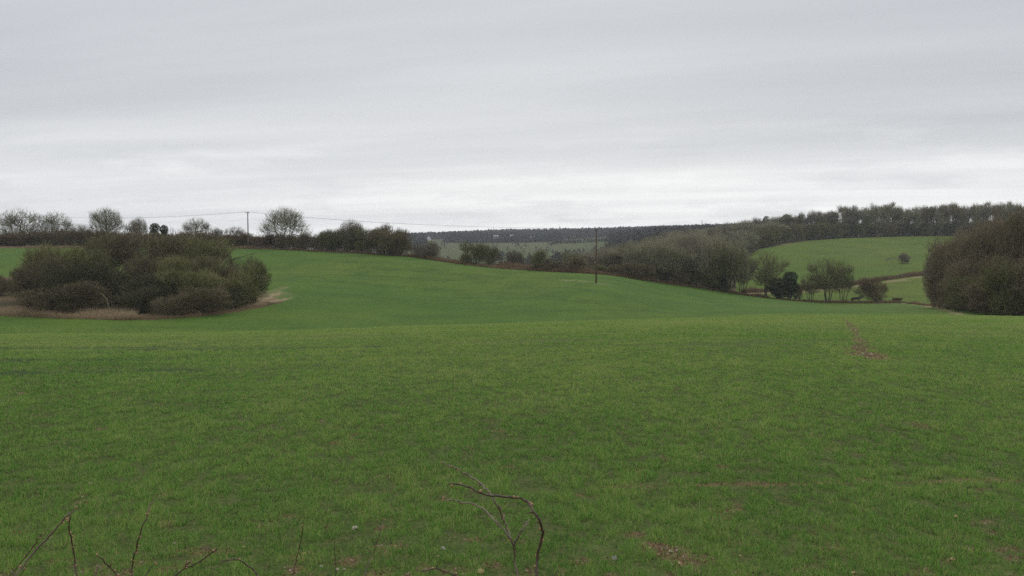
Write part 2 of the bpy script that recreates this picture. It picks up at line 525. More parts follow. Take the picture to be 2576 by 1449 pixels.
S3 = 1024.0 / 3072.0
SOIL_LINES = [   # (points, half width m at start, at end, strength, attribute)
    (poly_world([(1780, 1466), (2000, 1458), (2208, 1453), (2374, 1452), (2666, 1449), (2790, 1444), (3072, 1443)], S3), .08, .10, .85, 'soil'),
    (poly_world([(2120, 802), (2135, 815), (2152, 832), (2160, 850), (2168, 872), (2175, 885)]), .16, .40, .9, 'soil'),
    (poly_world([(2163, 880), (2176, 890), (2190, 901)]), .40, .5, 1.0, 'soil'),
    (poly_world([(0, 1083), (238, 1081), (397, 1078), (520, 1075)], S3), .6, .5, .46, 'dark'),
    (poly_world([(400, 1050), (600, 1048), (795, 1046.5), (1024, 1044), (1160, 1040)], S3), .6, .7, .5, 'dark'),
    (poly_world([(0, 1121), (358, 1117), (560, 1110)], S3), .5, .45, .46, 'dark'),
    (poly_world([(477, 1033), (914, 1023), (1300, 1014)], S3), .7, .7, .36, 'dark'),
    (poly_world([(0, 1046), (300, 1043), (700, 1036)], S3), .7, .7, .3, 'dark'),
    (poly_world([(880, 672), (1150, 690), (1500, 735), (1850, 767)]), .36, .36, .34, 'dark'),
    (poly_world([(900, 690), (1250, 712), (1600, 757), (1900, 784)]), .36, .36, .30, 'dark'),
    (poly_world([(1050, 745), (1300, 750), (1500, 764), (1750, 789)]), .36, .36, .34, 'dark'),
    (poly_world([(700, 650), (1000, 665), (1400, 700), (1700, 735)]), .36, .36, .28, 'dark'),
    (poly_world([(800, 700), (1000, 722), (1250, 735), (1500, 760)]), .36, .36, .28, 'dark'),
    (poly_world([(1150, 775), (1400, 782), (1560, 790)]), .36, .36, .30, 'dark'),
    (poly_world([(1950, 1640), (2010, 1655), (2040, 1685)], S3), .13, .16, .9, 'soil'),
    (poly_world([(2730, 1265), (2790, 1283), (2830, 1287)], S3), .16, .16, .6, 'soil'),
    (poly_world([(2294, 761), (2338, 770), (2380, 780), (2420, 792)]), 1.1, .7, .6, 'straw'),
    (poly_world([(480, 781), (560, 777), (640, 765), (700, 755), (742, 748)]), .9, .5, .85, 'straw'),
    (poly_world([(640, 765), (668, 752), (690, 742), (704, 735)]), 1.0, .5, .8, 'straw'),
    (poly_world([(560, 765), (640, 748), (720, 722)]), 3.0, 2.0, .28, 'straw'),
    (poly_world([(1420, 705), (1470, 708), (1510, 713), (1530, 716)]), .5, .5, .42, 'straw'),
    (poly_world([(1866, 740), (1900, 738), (1930, 737), (1990, 736), (2030, 731), (2120, 726), (2200, 712), (2240, 707), (2290, 700), (2345, 694), (2400, 688)]), 1.1, 2.0, .7, 'straw'),
    (poly_world([(2226, 655), (2240, 649), (2262, 648), (2290, 649), (2316, 649)]), .9, .7, .7, 'soil'),
    (poly_world([(1960, 621), (2010, 606), (2100, 601), (2250, 597), (2360, 594)]), 1.2, 1.2, .4, 'straw'),
]
BARE = []   # scattered bare scrapes between the plants
for _k in range(170):
    _px = RNG.uniform(-20, 1044); _py = 576 - 190 * RNG.random() ** 1.6
    _h = hit(_px, _py)
    BARE.append((_h.x, _h.y, RNG.uniform(.05, .17), RNG.uniform(.03, .07), RNG.uniform(.3, .8)))


def line_mask(x, y, which):
    out = np.zeros_like(x)
    for pts, w0, w1, st, at in SOIL_LINES:
        if at != which: continue
        P = np.array([[p.x, p.y] for p in pts])
        pad = max(w0, w1) * 4 + 1
        sel = np.where((x > P[:, 0].min() - pad) & (x < P[:, 0].max() + pad) & (y > P[:, 1].min() - pad) & (y < P[:, 1].max() + pad))[0]
        if not len(sel): continue
        xs, ys = x[sel], y[sel]
        best = np.zeros(len(sel))
        n = len(P) - 1
        for i in range(n):
            a, b = P[i], P[i + 1]; ab = b - a; L2 = (ab ** 2).sum() + 1e-9
            u = np.clip(((xs - a[0]) * ab[0] + (ys - a[1]) * ab[1]) / L2, 0, 1)
            dist = np.hypot(xs - a[0] - u * ab[0], ys - a[1] - u * ab[1])
            w = w0 + (w1 - w0) * (i + u) / n
            w = w * np.clip(2.6 * vnoise(xs * .9 / max(w0, .3) * .5 + 7, ys * .9 / max(w0, .3) * .5) - .45, .30, 1.5)
            best = np.maximum(best, st * np.clip(1.6 - dist / w, 0, 1))
        out[sel] = np.maximum(out[sel], best)
    return out


def bare_mask(x, y):
    out = np.zeros_like(x)
    for bx, by, rx, ry, st in BARE:
        sel = np.where((np.abs(x - bx) < 2 * rx + .3) & (np.abs(y - by) < 2 * ry + .6))[0]
        if not len(sel): continue
        k = by / 12.0
        q = np.hypot((x[sel] - bx) / rx, (y[sel] - by) / (ry * 2.2 * max(1, k * .6)))
        q = q * (.6 + .8 * vnoise(x[sel] * 9, y[sel] * 9))
        out[sel] = np.maximum(out[sel], st * np.clip(1.5 - q, 0, 1))
    return out


# ------------------------------------------------------------------ ground meshes
ang = np.concatenate([np.radians(np.arange(-180, -35, 5.0)), np.radians(np.arange(-35, 35.0001, .095)), np.radians(np.arange(40, 180, 5.0))])
rows = [0.25]
while rows[-1] < 3250:
    d = rows[-1]
    step = .10 if d < 2 else (.012 if d < 6 else .0065 if d < 130 else .009 if d < 460 else .016)
    rows.append(d * (1 + step))
rows = np.array(rows)
AA, DD = np.meshgrid(ang, rows)
ins = np.abs(AA) <= AMAX + 1e-6
X = np.where(ins, DD * np.tan(np.clip(AA, -AMAX, AMAX)), DD / math.cos(AMAX) * np.sin(AA))
Y = np.where(ins, DD, DD / math.cos(AMAX) * np.cos(AA))
xs, ys = X.ravel(), Y.ravel()
zs = zt(xs, ys)
na, nr = len(ang), len(rows)
tt, dd = polar(xs, ys)
pxs = to_px(tt)
soil = np.maximum(line_mask(xs, ys, 'soil'), bare_mask(xs, ys))
dark = line_mask(xs, ys, 'dark')
straw = line_mask(xs, ys, 'straw')
crest = np.interp(pxs, [-170, 0, 150, 280, 400, 500, 596, 680, 757, 835, 910, 1200], [70, 72, 75, 79, 84, 86, 88, 92, 95, 97, 98, 98])
brow = np.clip((dd - 35) / 30, 0, 1) * np.clip((crest + 3 - dd) / 4, 0, 1) * .8
near = np.clip((95 - dd) / 75, 0, 1)
lush = np.clip((dd - crest) / 6, 0, 1) * np.clip((crest + 75 - dd) / 70, 0, 1) * (pxs < 1100)
rut = np.where(dd < 80, dark * 2.2, dark * 1.25).clip(0, .8)
idx = np.arange(nr * na).reshape(nr, na)
i0 = idx[:-1]; i1 = idx[1:]
quads = np.stack([i0, np.roll(i0, -1, 1), np.roll(i1, -1, 1), i1], -1).reshape(-1, 4)
fc_d = dd[quads].mean(1); fc_t = tt[quads[:, 0]]; fpx = to_px(fc_t)
edge_q = interp(EDGE, fpx)
reg = np.full(len(quads), 3)                                        # rough ground
reg[is_wheat(fpx, fc_d)] = 0
hill = (fpx > 735) & (fc_d > edge_q + 3) & (fc_d < interp(HILL_TOP, fpx)) & ~((fpx > 930) & (fc_d < 205))
reg[hill] = 1
farp = (fc_d > 420) & (fc_d < np.where(fpx < 448, 1230, np.where(fpx < 560, 1040, 1150))) & (fpx > 385) & (fpx < 640)
reg[farp] = 2
reg[(fc_d > 230) & ~farp & ~hill] = 4
for code, name, mk in ((0, 'field', 'wheat'), (1, 'hillside', 'hill'), (2, 'land', 'far'), (3, 'ground', 'rough'), (4, 'hills', 'woodfloor')):
    q = quads[reg == code]
    used, inv = np.unique(q.ravel(), return_inverse=True)
    me = mesh_np(name, np.stack([xs[used], ys[used], zs[used]], 1), inv.reshape(-1, 4), [MAT[mk]],
                 {'soil': soil[used], 'straw': straw[used], 'brow': brow[used], 'near': near[used], 'lush': lush[used], 'rut': rut[used]}, smooth=True)
    tag(link({0: 'wheat_field', 1: 'hillside_pasture', 2: 'far_pasture_land', 3: 'rough_ground', 4: 'hills'}[code], me), kind='structure')


# ------------------------------------------------------------------ blades of grass (one mesh each)
def blades(x, y, hgt, wid, lean, rng):
    n = len(x)
    z = zt(x, y)
    a = rng.random(n) * 2 * math.pi
    f = rng.random(n) * 2 * math.pi
    base = np.stack([x, y, z - .01], 1)
    side = np.stack([np.cos(f), np.sin(f), np.zeros(n)], 1) * (wid / 2)[:, None]
    ln = lean * rng.random(n) ** .7
    tip = base + np.stack([np.cos(a) * np.sin(ln) * hgt, np.sin(a) * np.sin(ln) * hgt, np.cos(ln) * hgt + .01], 1)
    mid = base * .45 + tip * .55 + np.array([0, 0, 1]) * (hgt * .10 * np.sin(ln))[:, None]
    v = np.stack([base - side, base + side, mid + side * .8, tip, mid - side * .8], 1).reshape(-1, 3)
    b = np.arange(n)[:, None] * 5
    return v, b + np.array([[0, 1, 2, 4]]), b + np.array([[4, 2, 3]])


def wheat_crop():
    rng = np.random.default_rng(5)
    dmin, dmax, n = 7.6, 106.0, 2100000
    q = np.linspace(dmin, dmax, 4000)
    dens = np.where(q < 13, 1.0, (13.0 / q) ** 1.55) * (.61 * q + 4.5)
    cdf = np.cumsum(dens); cdf /= cdf[-1]
    nt_ = n // 3
    d = np.interp(rng.random(nt_), cdf, q)
    x = rng.uniform(-1, 1, nt_) * (.61 * d + 4.5); y = d
    t = x / d
    keep = is_wheat(to_px(t), d)
    s = np.maximum(line_mask(x, y, 'soil'), bare_mask(x, y))
    thin = np.maximum(s * .92, np.clip(.46 - 1.0 * fnoise(x * .9 + 31, y * .55, 3), 0, .35))
    gap = fnoise(x * 4.6 + 3, y * 2.8 + 8, 3)
    thin = np.maximum(thin, np.clip((.49 - gap) * 5.0, 0, .84))
    thin = np.maximum(thin, np.clip((.47 - fnoise(x * .10 + 61, (y + .05 * x) * 1.0 + 2, 3)) * 7, 0, .88) * np.clip((d - 17) / 22, 0, 1))
    thin = np.maximum(thin, line_mask(x, y, 'dark') * 1.9)
    keep &= rng.random(nt_) > thin
    x, y, d = x[keep], y[keep], d[keep]
    k = 3
    x = np.repeat(x, k); y = np.repeat(y, k); d = np.repeat(d, k)
    sp = .018 + .0009 * d
    x = x + rng.normal(0, 1, len(x)) * sp; y = y + rng.normal(0, 1, len(y)) * sp
    patch = fnoise(x * .5, y * .35, 3)
    big = fnoise(x * .06 + 4, y * .06, 2)
    tuft = fnoise(x * 4.6 + 3, y * 2.8 + 8, 3)
    hgt = rng.uniform(.040, .098, len(x)) * (.25 + .8 * patch + .95 * tuft)
    wid = np.maximum(.0062, .00052 * d) * rng.uniform(.7, 1.3, len(x))
    tint = .42 + .36 * (patch - .5) + .22 * (big - .5) + rng.normal(0, .20, len(x)) + .24 * np.clip((d - 18) / 40, 0, 1) + .5 * (tuft - .5)
    dry = rng.random(len(x)) < .035
    tint = np.where(dry, rng.uniform(.88, 1, len(x)), np.clip(tint, 0, .86))
    v, f4, f3 = blades(x, y, hgt, wid, 1.15, rng)
    me = mesh_np('wheat_crop', v, [f4, f3], [MAT['blades']], {'tint': np.repeat(tint, 5)})
    tag(link('wheat_grass', me), 'short green winter wheat covering the near field', 'grass', kind='stuff')


wheat_crop()


def dead_grass():
    """brown rank grass along the field edges and round the thicket"""
    rng = np.random.default_rng(8)
    V, A4, A3, TT = [], [], [], []
    n0 = 0

    def strip(pxa, pxb, dfun, depth, n, h, w, tlo, thi):
        nonlocal n0
        px = rng.uniform(pxa, pxb, n)
        d = dfun(px) + rng.random(n) * depth
        t = (px - 512) / F
        x = t * d; y = d
        c = vnoise(x * .35, y * .35)
        hg = rng.uniform(h[0], h[1], n) * (.4 + 1.2 * c)
        v, f4, f3 = blades(x, y, hg, rng.uniform(.6, 1.4, n) * w, .8, rng)
        V.append(v); A4.append(f4 + n0); A3.append(f3 + n0); n0 += len(v)
        TT.append(np.repeat(np.clip(tlo + (thi - tlo) * (.5 * rng.random(n) + .5 * vnoise(x * .2 + 3, y * .2)), 0, 1), 5))
    e = lambda off: (lambda px: interp(EDGE, px) + off)
    strip(-20, 250, e(0), 5, 9000, (.25, .8), .05, .25, .8)
    strip(225, 420, e(-.5), 5, 9000, (.25, .7), .05, .05, .55)
    strip(405, 560, e(-.4), 7, 12000, (.4, 1.0), .05, .2, .62)
    strip(500, 590, e(0), 12, 9000, (.7, 1.5), .05, .12, .45)
    strip(560, 770, e(-.4), 4, 11000, (.3, .9), .05, .12, .5)
    strip(745, 925, e(-.2), 4, 8000, (.2, .6), .05, .05, .45)
    strip(925, 1060, e(-1), 6, 9000, (.2, .7), .04, .1, .6)
    fr = lambda px: interp(DELL_FRONT, px)
    strip(-40, 135, fr, 5, 16000, (.35, 1.1), .03, .45, 1.0)
    strip(100, 200, fr, 3, 6000, (.15, .6), .03, .35, .9)
    strip(190, 268, fr, 4, 3500, (.08, .28), .03, .2, .8)
    # the bank above the pale strip on the far slope
    L = [q for q in SOIL_LINES if len(q[0]) == 11 and q[4] == 'straw'][0][0]
    tabx = [to_px(p.x / p.y) for p in L]; tabd = [p.y for p in L]
    o = np.argsort(tabx)
    bank = lambda px: np.interp(px, np.array(tabx)[o], np.array(tabd)[o]) + 3
    strip(742, 955, bank, 6, 14000, (.5, 1.4), .06, .0, .35)
    me = mesh_np('dead_grass', np.concatenate(V), [np.concatenate(A4), np.concatenate(A3)], [MAT['dead']], {'tint': np.concatenate(TT)})
    tag(link('rough_grass', me), 'brown dead grass and bracken along the field margins', 'grass', kind='stuff')


dead_grass()


def clods():
    rng = np.random.default_rng(21)
    n = 90000
    d = 9.5 + 75 * rng.random(n) ** 2.2; t = rng.uniform(-.6, .6, n)
    px_, py_ = [], []
    for pts, w0, w1, st, at in SOIL_LINES:
        if at != 'soil' or pts[0].y > 110: continue
        for i in range(len(pts) - 1):
            k = int(400 * max(1, (pts[i + 1] - pts[i]).length / 4))
            u = rng.random(k); w = max(w0, w1) * 1.4
            px_.append(pts[i].x + (pts[i + 1].x - pts[i].x) * u + rng.normal(0, w, k)); py_.append(pts[i].y + (pts[i + 1].y - pts[i].y) * u + rng.normal(0, w, k))
    for bx, by, rx, ry, st in BARE:
        px_.append(bx + rng.normal(0, rx, 90)); py_.append(by + rng.normal(0, ry * 2.2, 90))
    x = np.concatenate([t * d] + px_); y = np.concatenate([d] + py_)
    m = np.maximum(line_mask(x, y, 'soil'), bare_mask(x, y))
    keep = (rng.random(len(x)) < m * .8) | (rng.random(len(x)) < .012)
    x, y = x[keep], y[keep]; n = len(x)
    r = (rng.uniform(.007, .022, n) * np.clip(y / 18, 1, 2.2))[:, None]
    c = np.stack([x, y, zt(x, y)], 1)
    o = np.array([[1, 0, 0], [0, 1, 0], [-1, 0, 0], [0, -1, 0], [0, 0, .9], [0, 0, -.4]], float)
    v = c[:, None, :] + o[None] * r[:, None, :] * rng.uniform(.6, 1.4, (n, 6, 1)) + rng.normal(0, .12, (n, 6, 3)) * r[:, None, :]
    f = np.array([[0, 1, 4], [1, 2, 4], [2, 3, 4], [3, 0, 4], [1, 0, 5], [2, 1, 5], [3, 2, 5], [0, 3, 5]])
    me = mesh_np('soil_clods', v.reshape(-1, 3), (np.arange(n)[:, None, None] * 6 + f[None]).reshape(-1, 3), [MAT['clod']], {'tint': np.repeat(rng.random(n), 6)})
    tag(link('soil_clods', me), 'crumbly brown clods of soil on the bare places in the crop', 'soil', kind='stuff')


clods()


# ------------------------------------------------------------------ trees
def lobes_sample(lobes, n, rng, shell=.5):
    w = np.array([l[1] ** 2 for l in lobes]); w /= w.sum()
    k = rng.choice(len(lobes), n, p=w)
    u = rng.normal(size=(n, 3)); u /= np.linalg.norm(u, axis=1)[:, None]
    r = rng.random(n) ** shell
    c = np.array([l[0] for l in lobes])[k]; R = np.array([l[1] for l in lobes])[k]
    asp = np.array([l[2] for l in lobes])[k]
    p = c + u * (R * r)[:, None] * np.stack([np.ones(n), np.ones(n), asp], 1)
    return p


def attach(nodes, root, pts):
    """index of the node each point springs from: near, and nearer to the root than the point"""
    nd = np.asarray(nodes)
    nr_ = np.linalg.norm(nd - root, axis=1)
    out = np.empty(len(pts), int)
    for s in range(0, len(pts), 400):
        q = pts[s:s + 400]
        D = np.linalg.norm(q[:, None] - nd[None], axis=2)
        pr = np.linalg.norm(q - root, axis=1)
        D = D + 3.0 * np.maximum(0, nr_[None] - .88 * pr[:, None])
        out[s:s + 400] = D.argmin(1)
    return out


def build_tree(name, seed, trunks, lobes, n1=14, n2=90, n3=520, n4=1700, sub=3, tw=.030, twl=(.35, .8), r0=.22, droop=0.0, up=.25, minz=.15, shoots=0):
    """a bare tree about 10 m tall: returns (trunk mesh, crown mesh).  trunks: list of polylines from the ground"""
    rng = np.random.default_rng(seed)
    tr = MB(); cr = MB()
    nodes = []; 
    for P in trunks:
        P = np.array(P, float)
        u = np.linspace(0, len(P) - 1, 4 * (len(P) - 1) + 1)
        Q = np.stack([np.interp(u, np.arange(len(P)), P[:, c]) for c in range(3)], 1)
        Q[1:] += rng.normal(0, .05, Q[1:].shape)
        rr = np.linspace(1, .32, len(Q)) * r0 / math.sqrt(len(trunks)) ** .7
        rr[0] *= 1.35
        tr.tube(Q, rr, 7)
        nodes += [q for q in Q[int(len(Q) * .3):]]
    root = np.array([np.mean([t[0][0] for t in trunks]), np.mean([t[0][1] for t in trunks]), .3])
    for lev, n, rad, k in ((1, n1, .085, 5), (2, n2, .040, 4), (3, n3, .020, 3)):
        pts = lobes_sample(lobes, n, rng, .45 if lev > 1 else .8)
        pts = pts[pts[:, 2] > minz]
        if lev == 1: pts = root + (pts - root) * .8
        ix = attach(nodes, root, pts)
        new = []
        for p, i in zip(pts, ix):
            a = np.asarray(nodes[i]); L = np.linalg.norm(p - a)
            if L < .12: continue
            m = (a + p) / 2 + rng.normal(0, .08 * L, 3) + np.array([0, 0, -up * .25 * L + droop * L])
            m2 = a * .22 + p * .78 + rng.normal(0, .05 * L, 3) + np.array([0, 0, -up * .12 * L])
            Q = np.array([a, m * .5 + (a * .65 + p * .35) * .5, m2, p])
            cr.tube(Q, rad * np.array([1, .75, .5, .25]) * min(1.4, .55 + L * .22), k, cap=False)
            new += [Q[1], Q[2], Q[3]] if lev < 3 else [(Q[1] + Q[2]) / 2, Q[2], Q[3]]
        nodes += new
    # twigs: thin tapered slivers
    pts = lobes_sample(lobes, n4, rng, .40)
    pts = pts[pts[:, 2] > minz]
    ix = attach(nodes, root, pts)
    A = np.asarray(nodes)[ix]
    segs_a = [A]; segs_b = [pts]
    D = pts - A; L = np.linalg.norm(D, axis=1)[:, None] + 1e-6
    for s in range(sub):
        u = rng.uniform(.25, 1.0, (len(A), 1))
        st = A + D * u
        dr = D / L + rng.normal(0, .55, D.shape) + np.array([0, 0, .25 - droop])
        dr /= np.linalg.norm(dr, axis=1)[:, None]
        segs_a.append(st); segs_b.append(st + dr * rng.uniform(twl[0], twl[1], (len(A), 1)))
    if shoots:                                   # long whippy shoots standing out of the top and sides
        ps = lobes_sample(lobes, shoots, rng, .12)
        ps = ps[ps[:, 2] > 1.5]
        ctr = np.array([0, 0, 2.5])
        ou = ps - ctr; ou /= np.linalg.norm(ou, axis=1)[:, None]
        dr = ou * .6 + np.array([0, 0, .7]) + rng.normal(0, .3, ps.shape); dr /= np.linalg.norm(dr, axis=1)[:, None]
        segs_a.append(ps - dr * .5); segs_b.append(ps + dr * rng.uniform(.5, 1.7, (len(ps), 1)))
    a = np.concatenate(segs_a); b = np.concatenate(segs_b)
    d = b - a
    s = np.cross(d, rng.normal(size=d.shape)); s /= np.linalg.norm(s, axis=1)[:, None] + 1e-9
    w = tw * rng.uniform(.6, 1.3, (len(a), 1)); w[:len(pts)] *= 1.3
    cr.add(np.stack([a - s * w / 2, a + s * w / 2, b], 1).reshape(-1, 3), np.arange(len(a) * 3).reshape(-1, 3))
    tm = tr.mesh(name + '_trunk', [MAT['bark']])
    cm = cr.mesh(name + '_crown', [MAT['twig_grey']], smooth=False)
    allv = np.concatenate(cr.v)
    wid = np.percentile(allv[:, 0], 98.5) - np.percentile(allv[:, 0], 1.5)
    top = np.percentile(allv[:, 2], 99.6)
    return dict(trunk=tm, crown=cm, w=wid, h=top)


def rl(rng, n, cx, cz, sx, sz, r, asp=1.0):
    return [((rng.normal(0, sx) + cx, rng.normal(0, sx), cz + rng.normal(0, sz)), r * rng.uniform(.7, 1.25), asp) for _ in range(n)]


PROTO = {}
_r = np.random.default_rng(3)
# round-headed hedgerow trees
PROTO['round'] = [build_tree('round_tree', 20 + k, [[(0, 0, -.4), (.1, 0, 2.2), (.0, .1, 4.5), (.1, 0, 7)]],
                  [((0, 0, 5.2), 3.4, 1.25)] + rl(_r, 7, 0, 6.2, 1.6, 1.0, 1.9) + rl(_r, 3, 0, 3.4, 1.8, .5, 1.5), n4=2300) for k in range(3)]
# several stems fanning out into a broad dome
PROTO['fan'] = [build_tree('fan_tree', 40 + k, [[(-.5, 0, -.4), (-1.0, .1, 2.5), (-1.9, 0, 5.5)], [(0, 0, -.4), (.1, .1, 3.5), (.1, 0, 7.2)], [(.5, 0, -.4), (1.1, -.2, 2.8), (1.9, 0, 6)], [(.1, .3, -.4), (.7, .6, 3.0), (.9, .5, 6.2)]],
                [((0, 0, 5.9), 3.5, 1.1)] * 2 + [((a, b, c), 1.6, 1.0) for a, b, c in ((-3.0, 0, 5.4), (3.0, .3, 5.2), (-2.2, .8, 7.4), (2.1, -.6, 7.5), (0, .5, 8.3), (3.7, 0, 4.2), (-3.6, .4, 4.2), (1.2, -1.5, 6.5), (-1.2, 1.6, 6.6))],
                n1=18, n4=2300, twl=(.4, .9)) for k in range(2)]
# tall woodland trees with narrow crowns
PROTO['tall'] = [build_tree('woodland_tree', 60 + k, [[(-.2, 0, -.4), (-.3, .05, 3), (-.6, .1, 6), (-.7, 0, 9)], [(.2, 0, -.4), (.4, .1, 3.2), (.5, -.1, 6.2), (.9, 0, 8.6 - .4 * k)]],
                 [((_r.normal(0, .5), _r.normal(0, .5), z), r, 1.4) for z, r in ((3.6, .9), (4.8, 1.2), (6.0, 1.3), (7.2, 1.35), (8.0, 1.2), (8.8, .9))] + rl(_r, 5, 0, 7.0, 1.1, 1.3, .9),
                 n1=18, n2=80, n3=380, n4=1000, up=.8, r0=.19, tw=.032) for k in range(5)]
# low domes, widest near the ground
PROTO['dome'] = [build_tree('dome_tree', 90 + k, [[(0, 0, -.4), (.1, 0, 2.0), (-.3, .1, 4.0), (-.5, 0, 7)], [(.3, 0, -.4), (.9, .2, 2.2), (1.4, .1, 5.5)], [(-.3, .1, -.4), (-1.3, -.2, 2.2), (-2.2, 0, 4.5)]],
                 [((0, 0, 4.0), 3.7, 1.5)] * 3 + [((-2.5, 0, 3.2), 1.7, 1.2), ((2.5, .2, 3.0), 1.7, 1.2), ((0, 2.4, 3.2), 1.6, 1.2), ((.2, -2.4, 3.0), 1.6, 1.2)] + [((2.2 * math.cos(q * 2.1 + k), 2.2 * math.sin(q * 2.1 + k), 6.2 + .5 * (q % 3)), 1.1, 1.0) for q in range(5)],
                 n1=20, n2=110, n3=650, n4=3000, r0=.2) for k in range(3)]
# full-crowned trees with branches low on the trunk
PROTO['oval'] = [build_tree('oval_tree', 70 + k, [[(0, 0, -.4), (.1, 0, 2.2), (.0, .1, 4.5), (.1, 0, 8)]],
                 [((0, 0, 6.0), 3.7, 1.05)] * 3 + [((3.0 * math.cos(q * 1.9 + k), 3.0 * math.sin(q * 1.9 + k), 4.6 + 1.1 * ((q * 7 + k) % 4)), 1.15, 1.0) for q in range(7)] + [((a, b, 3.2), 1.3, .9) for a, b in ((-1.6, 0), (1.6, .3), (0, 1.6), (.2, -1.6))],
                 n1=20, n2=110, n3=650, n4=3000, r0=.22) for k in range(4)]
# broad open tree on a clean trunk
PROTO['open'] = [build_tree('open_tree', 80 + k, [[(-.5, 0, -.4), (-.9, .1, 2.5), (-1.9, .2, 5.5)], [(.3, 0, -.4), (.7, 0, 3.2), (1.5, .2, 6.6)], [(0, .2, -.4), (-.1, .3, 3), (.2, .2, 7.4)], [(.6, .2, -.4), (1.6, .1, 2.2), (2.6, 0, 4.4)]],
                 [((0, 0, 6.0), 3.4, 1.1), ((-2.2, .3, 4.4), 1.7, 1.1), ((2.3, -.2, 4.6), 1.7, 1.1), ((.8, 1.6, 3.6), 1.5, 1.0), ((-.6, -1.4, 3.2), 1.4, 1.0)] + rl(_r, 4, 0, 6.6, 1.9, 1.0, 1.1), n1=20, n3=600, n4=2000, tw=.032, r0=.20) for k in range(3)]
# dense shrubs twiggy to the ground


def stems(rng, n, spread, hgt):
    return [[(rng.normal(0, .35), rng.normal(0, .35), -.4), (rng.normal(0, spread * .35), rng.normal(0, spread * .35), hgt * .35), (rng.normal(0, spread * .7), rng.normal(0, spread * .7), hgt * .72)] for _ in range(n)]


PROTO['shrub'] = []
for k in range(5):
    g = np.random.default_rng(100 + k)
    lob = [((0, 0, 3.9), 3.7, 1.1)] + [((g.uniform(-3.4, 3.4), g.uniform(-3, 3), g.uniform(1.4, 7.4)), g.uniform(1.1, 2.3), 1.0) for _ in range(13)]
    PROTO['shrub'].append(build_tree('shrub', 120 + k, stems(g, 7, 3.0, 9), lob, n1=24, n2=150, n3=800, n4=2600, sub=3, tw=.050, twl=(.4, 1.1), r0=.16, minz=.0, shoots=240))
# looser thicket tree: trunk bare below, tangled crown above
PROTO['thicket'] = []
for k in range(3):
    g = np.random.default_rng(140 + k)
    lob = [((0, 0, 6.4), 2.9, .9)] + [((g.uniform(-2.9, 2.9), g.uniform(-2.5, 2.5), g.uniform(4.2, 8.2)), g.uniform(1.1, 1.9), .9) for _ in range(8)]
    PROTO['thicket'].append(build_tree('thicket_tree', 160 + k, stems(g, 4, 2.4, 8), lob, n1=18, n2=110, n3=600, n4=1700, tw=.042, r0=.2, shoots=120))


def leafy(name, seed, lobes, n, size, mat, trunk_h=3.0, r0=.2):
    rng = np.random.default_rng(seed)
    p = lobes_sample(lobes, n, rng, .3)
    p = p[p[:, 2] > .3]
    n = len(p)
    a = rng.normal(size=(n, 3)); a /= np.linalg.norm(a, axis=1)[:, None]
    b = np.cross(a, rng.normal(size=(n, 3))); b /= np.linalg.norm(b, axis=1)[:, None]
    s = size * rng.uniform(.6, 1.4, (n, 1))
    v = np.stack([p - b * s * .5, p + a * s, p + b * s * .5, p - a * s], 1).reshape(-1, 3)
    cm = mesh_np(name + '_crown', v, np.arange(n * 4).reshape(-1, 4), [MAT[mat]])
    tr = MB()
    for q in stems(rng, 3, 1.0, trunk_h): tr.tube(np.array(q), [r0, r0 * .7, r0 * .4], 6)
    return dict(trunk=tr.mesh(name + '_trunk', [MAT['bark']]), crown=cm, w=np.percentile(v[:, 0], 99) - np.percentile(v[:, 0], 1), h=np.percentile(v[:, 2], 99.7))


PROTO['evergreen'] = [leafy('evergreen', 200 + k, [((0, 0, 7.6), 2.3, .85), ((.5, 0, 5.2), 2.0, 1.0), ((-.7, .3, 4.2), 1.9, 1.0), ((.2, -.2, 2.6), 1.6, 1.0), ((-.9, 0, 1.6), 1.1, .9)] + rl(_r, 8, 0, 5.2, .8, 1.9, .8), 5200, .22, 'evergreen', 7) for k in range(2)]
PROTO['conifer'] = [leafy('conifer', 220 + k, [((.1 * (i % 3), .1 * (i % 2), 1.5 + .85 * i), 2.5 - .21 * i, .9) for i in range(10)], 3600, .30, 'evergreen', 9) for k in range(2)]
PROTO['ivy'] = [leafy('ivy', 240 + k, [((0, 0, z), .75 + .5 * math.sin(z * 1.3 + k) ** 2, 1.2) for z in (1, 2, 3, 4, 5, 6)], 1800, .16, 'ivy', 7) for k in range(1)]
_pk = {}


def place(kind, name, xbase, d, topy, width, label, cat, group=None, mat='twig_grey', k=None, scale=S, parts=('trunk', 'crown'), bark=None, rz=None):
    """a tree whose base stands at depth d in the direction xbase, its top at topy and crown width as given (2576 px notes)"""
    px = xbase * scale
    base = on_ground(px, d)
    hgt = max(.8, d * sl(topy * scale) - base.z)
    P = PROTO[kind]
    if k is None:
        k = _pk.get(kind, 0); _pk[kind] = k + 1
    p = P[k % len(P)]
    sz = hgt / p['h']
    sx = (width * scale * d / F) / p['w']
    e = empty(name, base, label, cat, group, RNG.random() * 6.28 if rz is None else rz)
    e.scale = (sx, sx, sz)
    t = link(parts[0], p['trunk'], e); c = link(parts[1], p['crown'], e)
    for o, m in ((c, mat), (t, bark)):
        if m:
            o.material_slots[0].link = 'OBJECT'; o.material_slots[0].material = MAT[m]
    return e


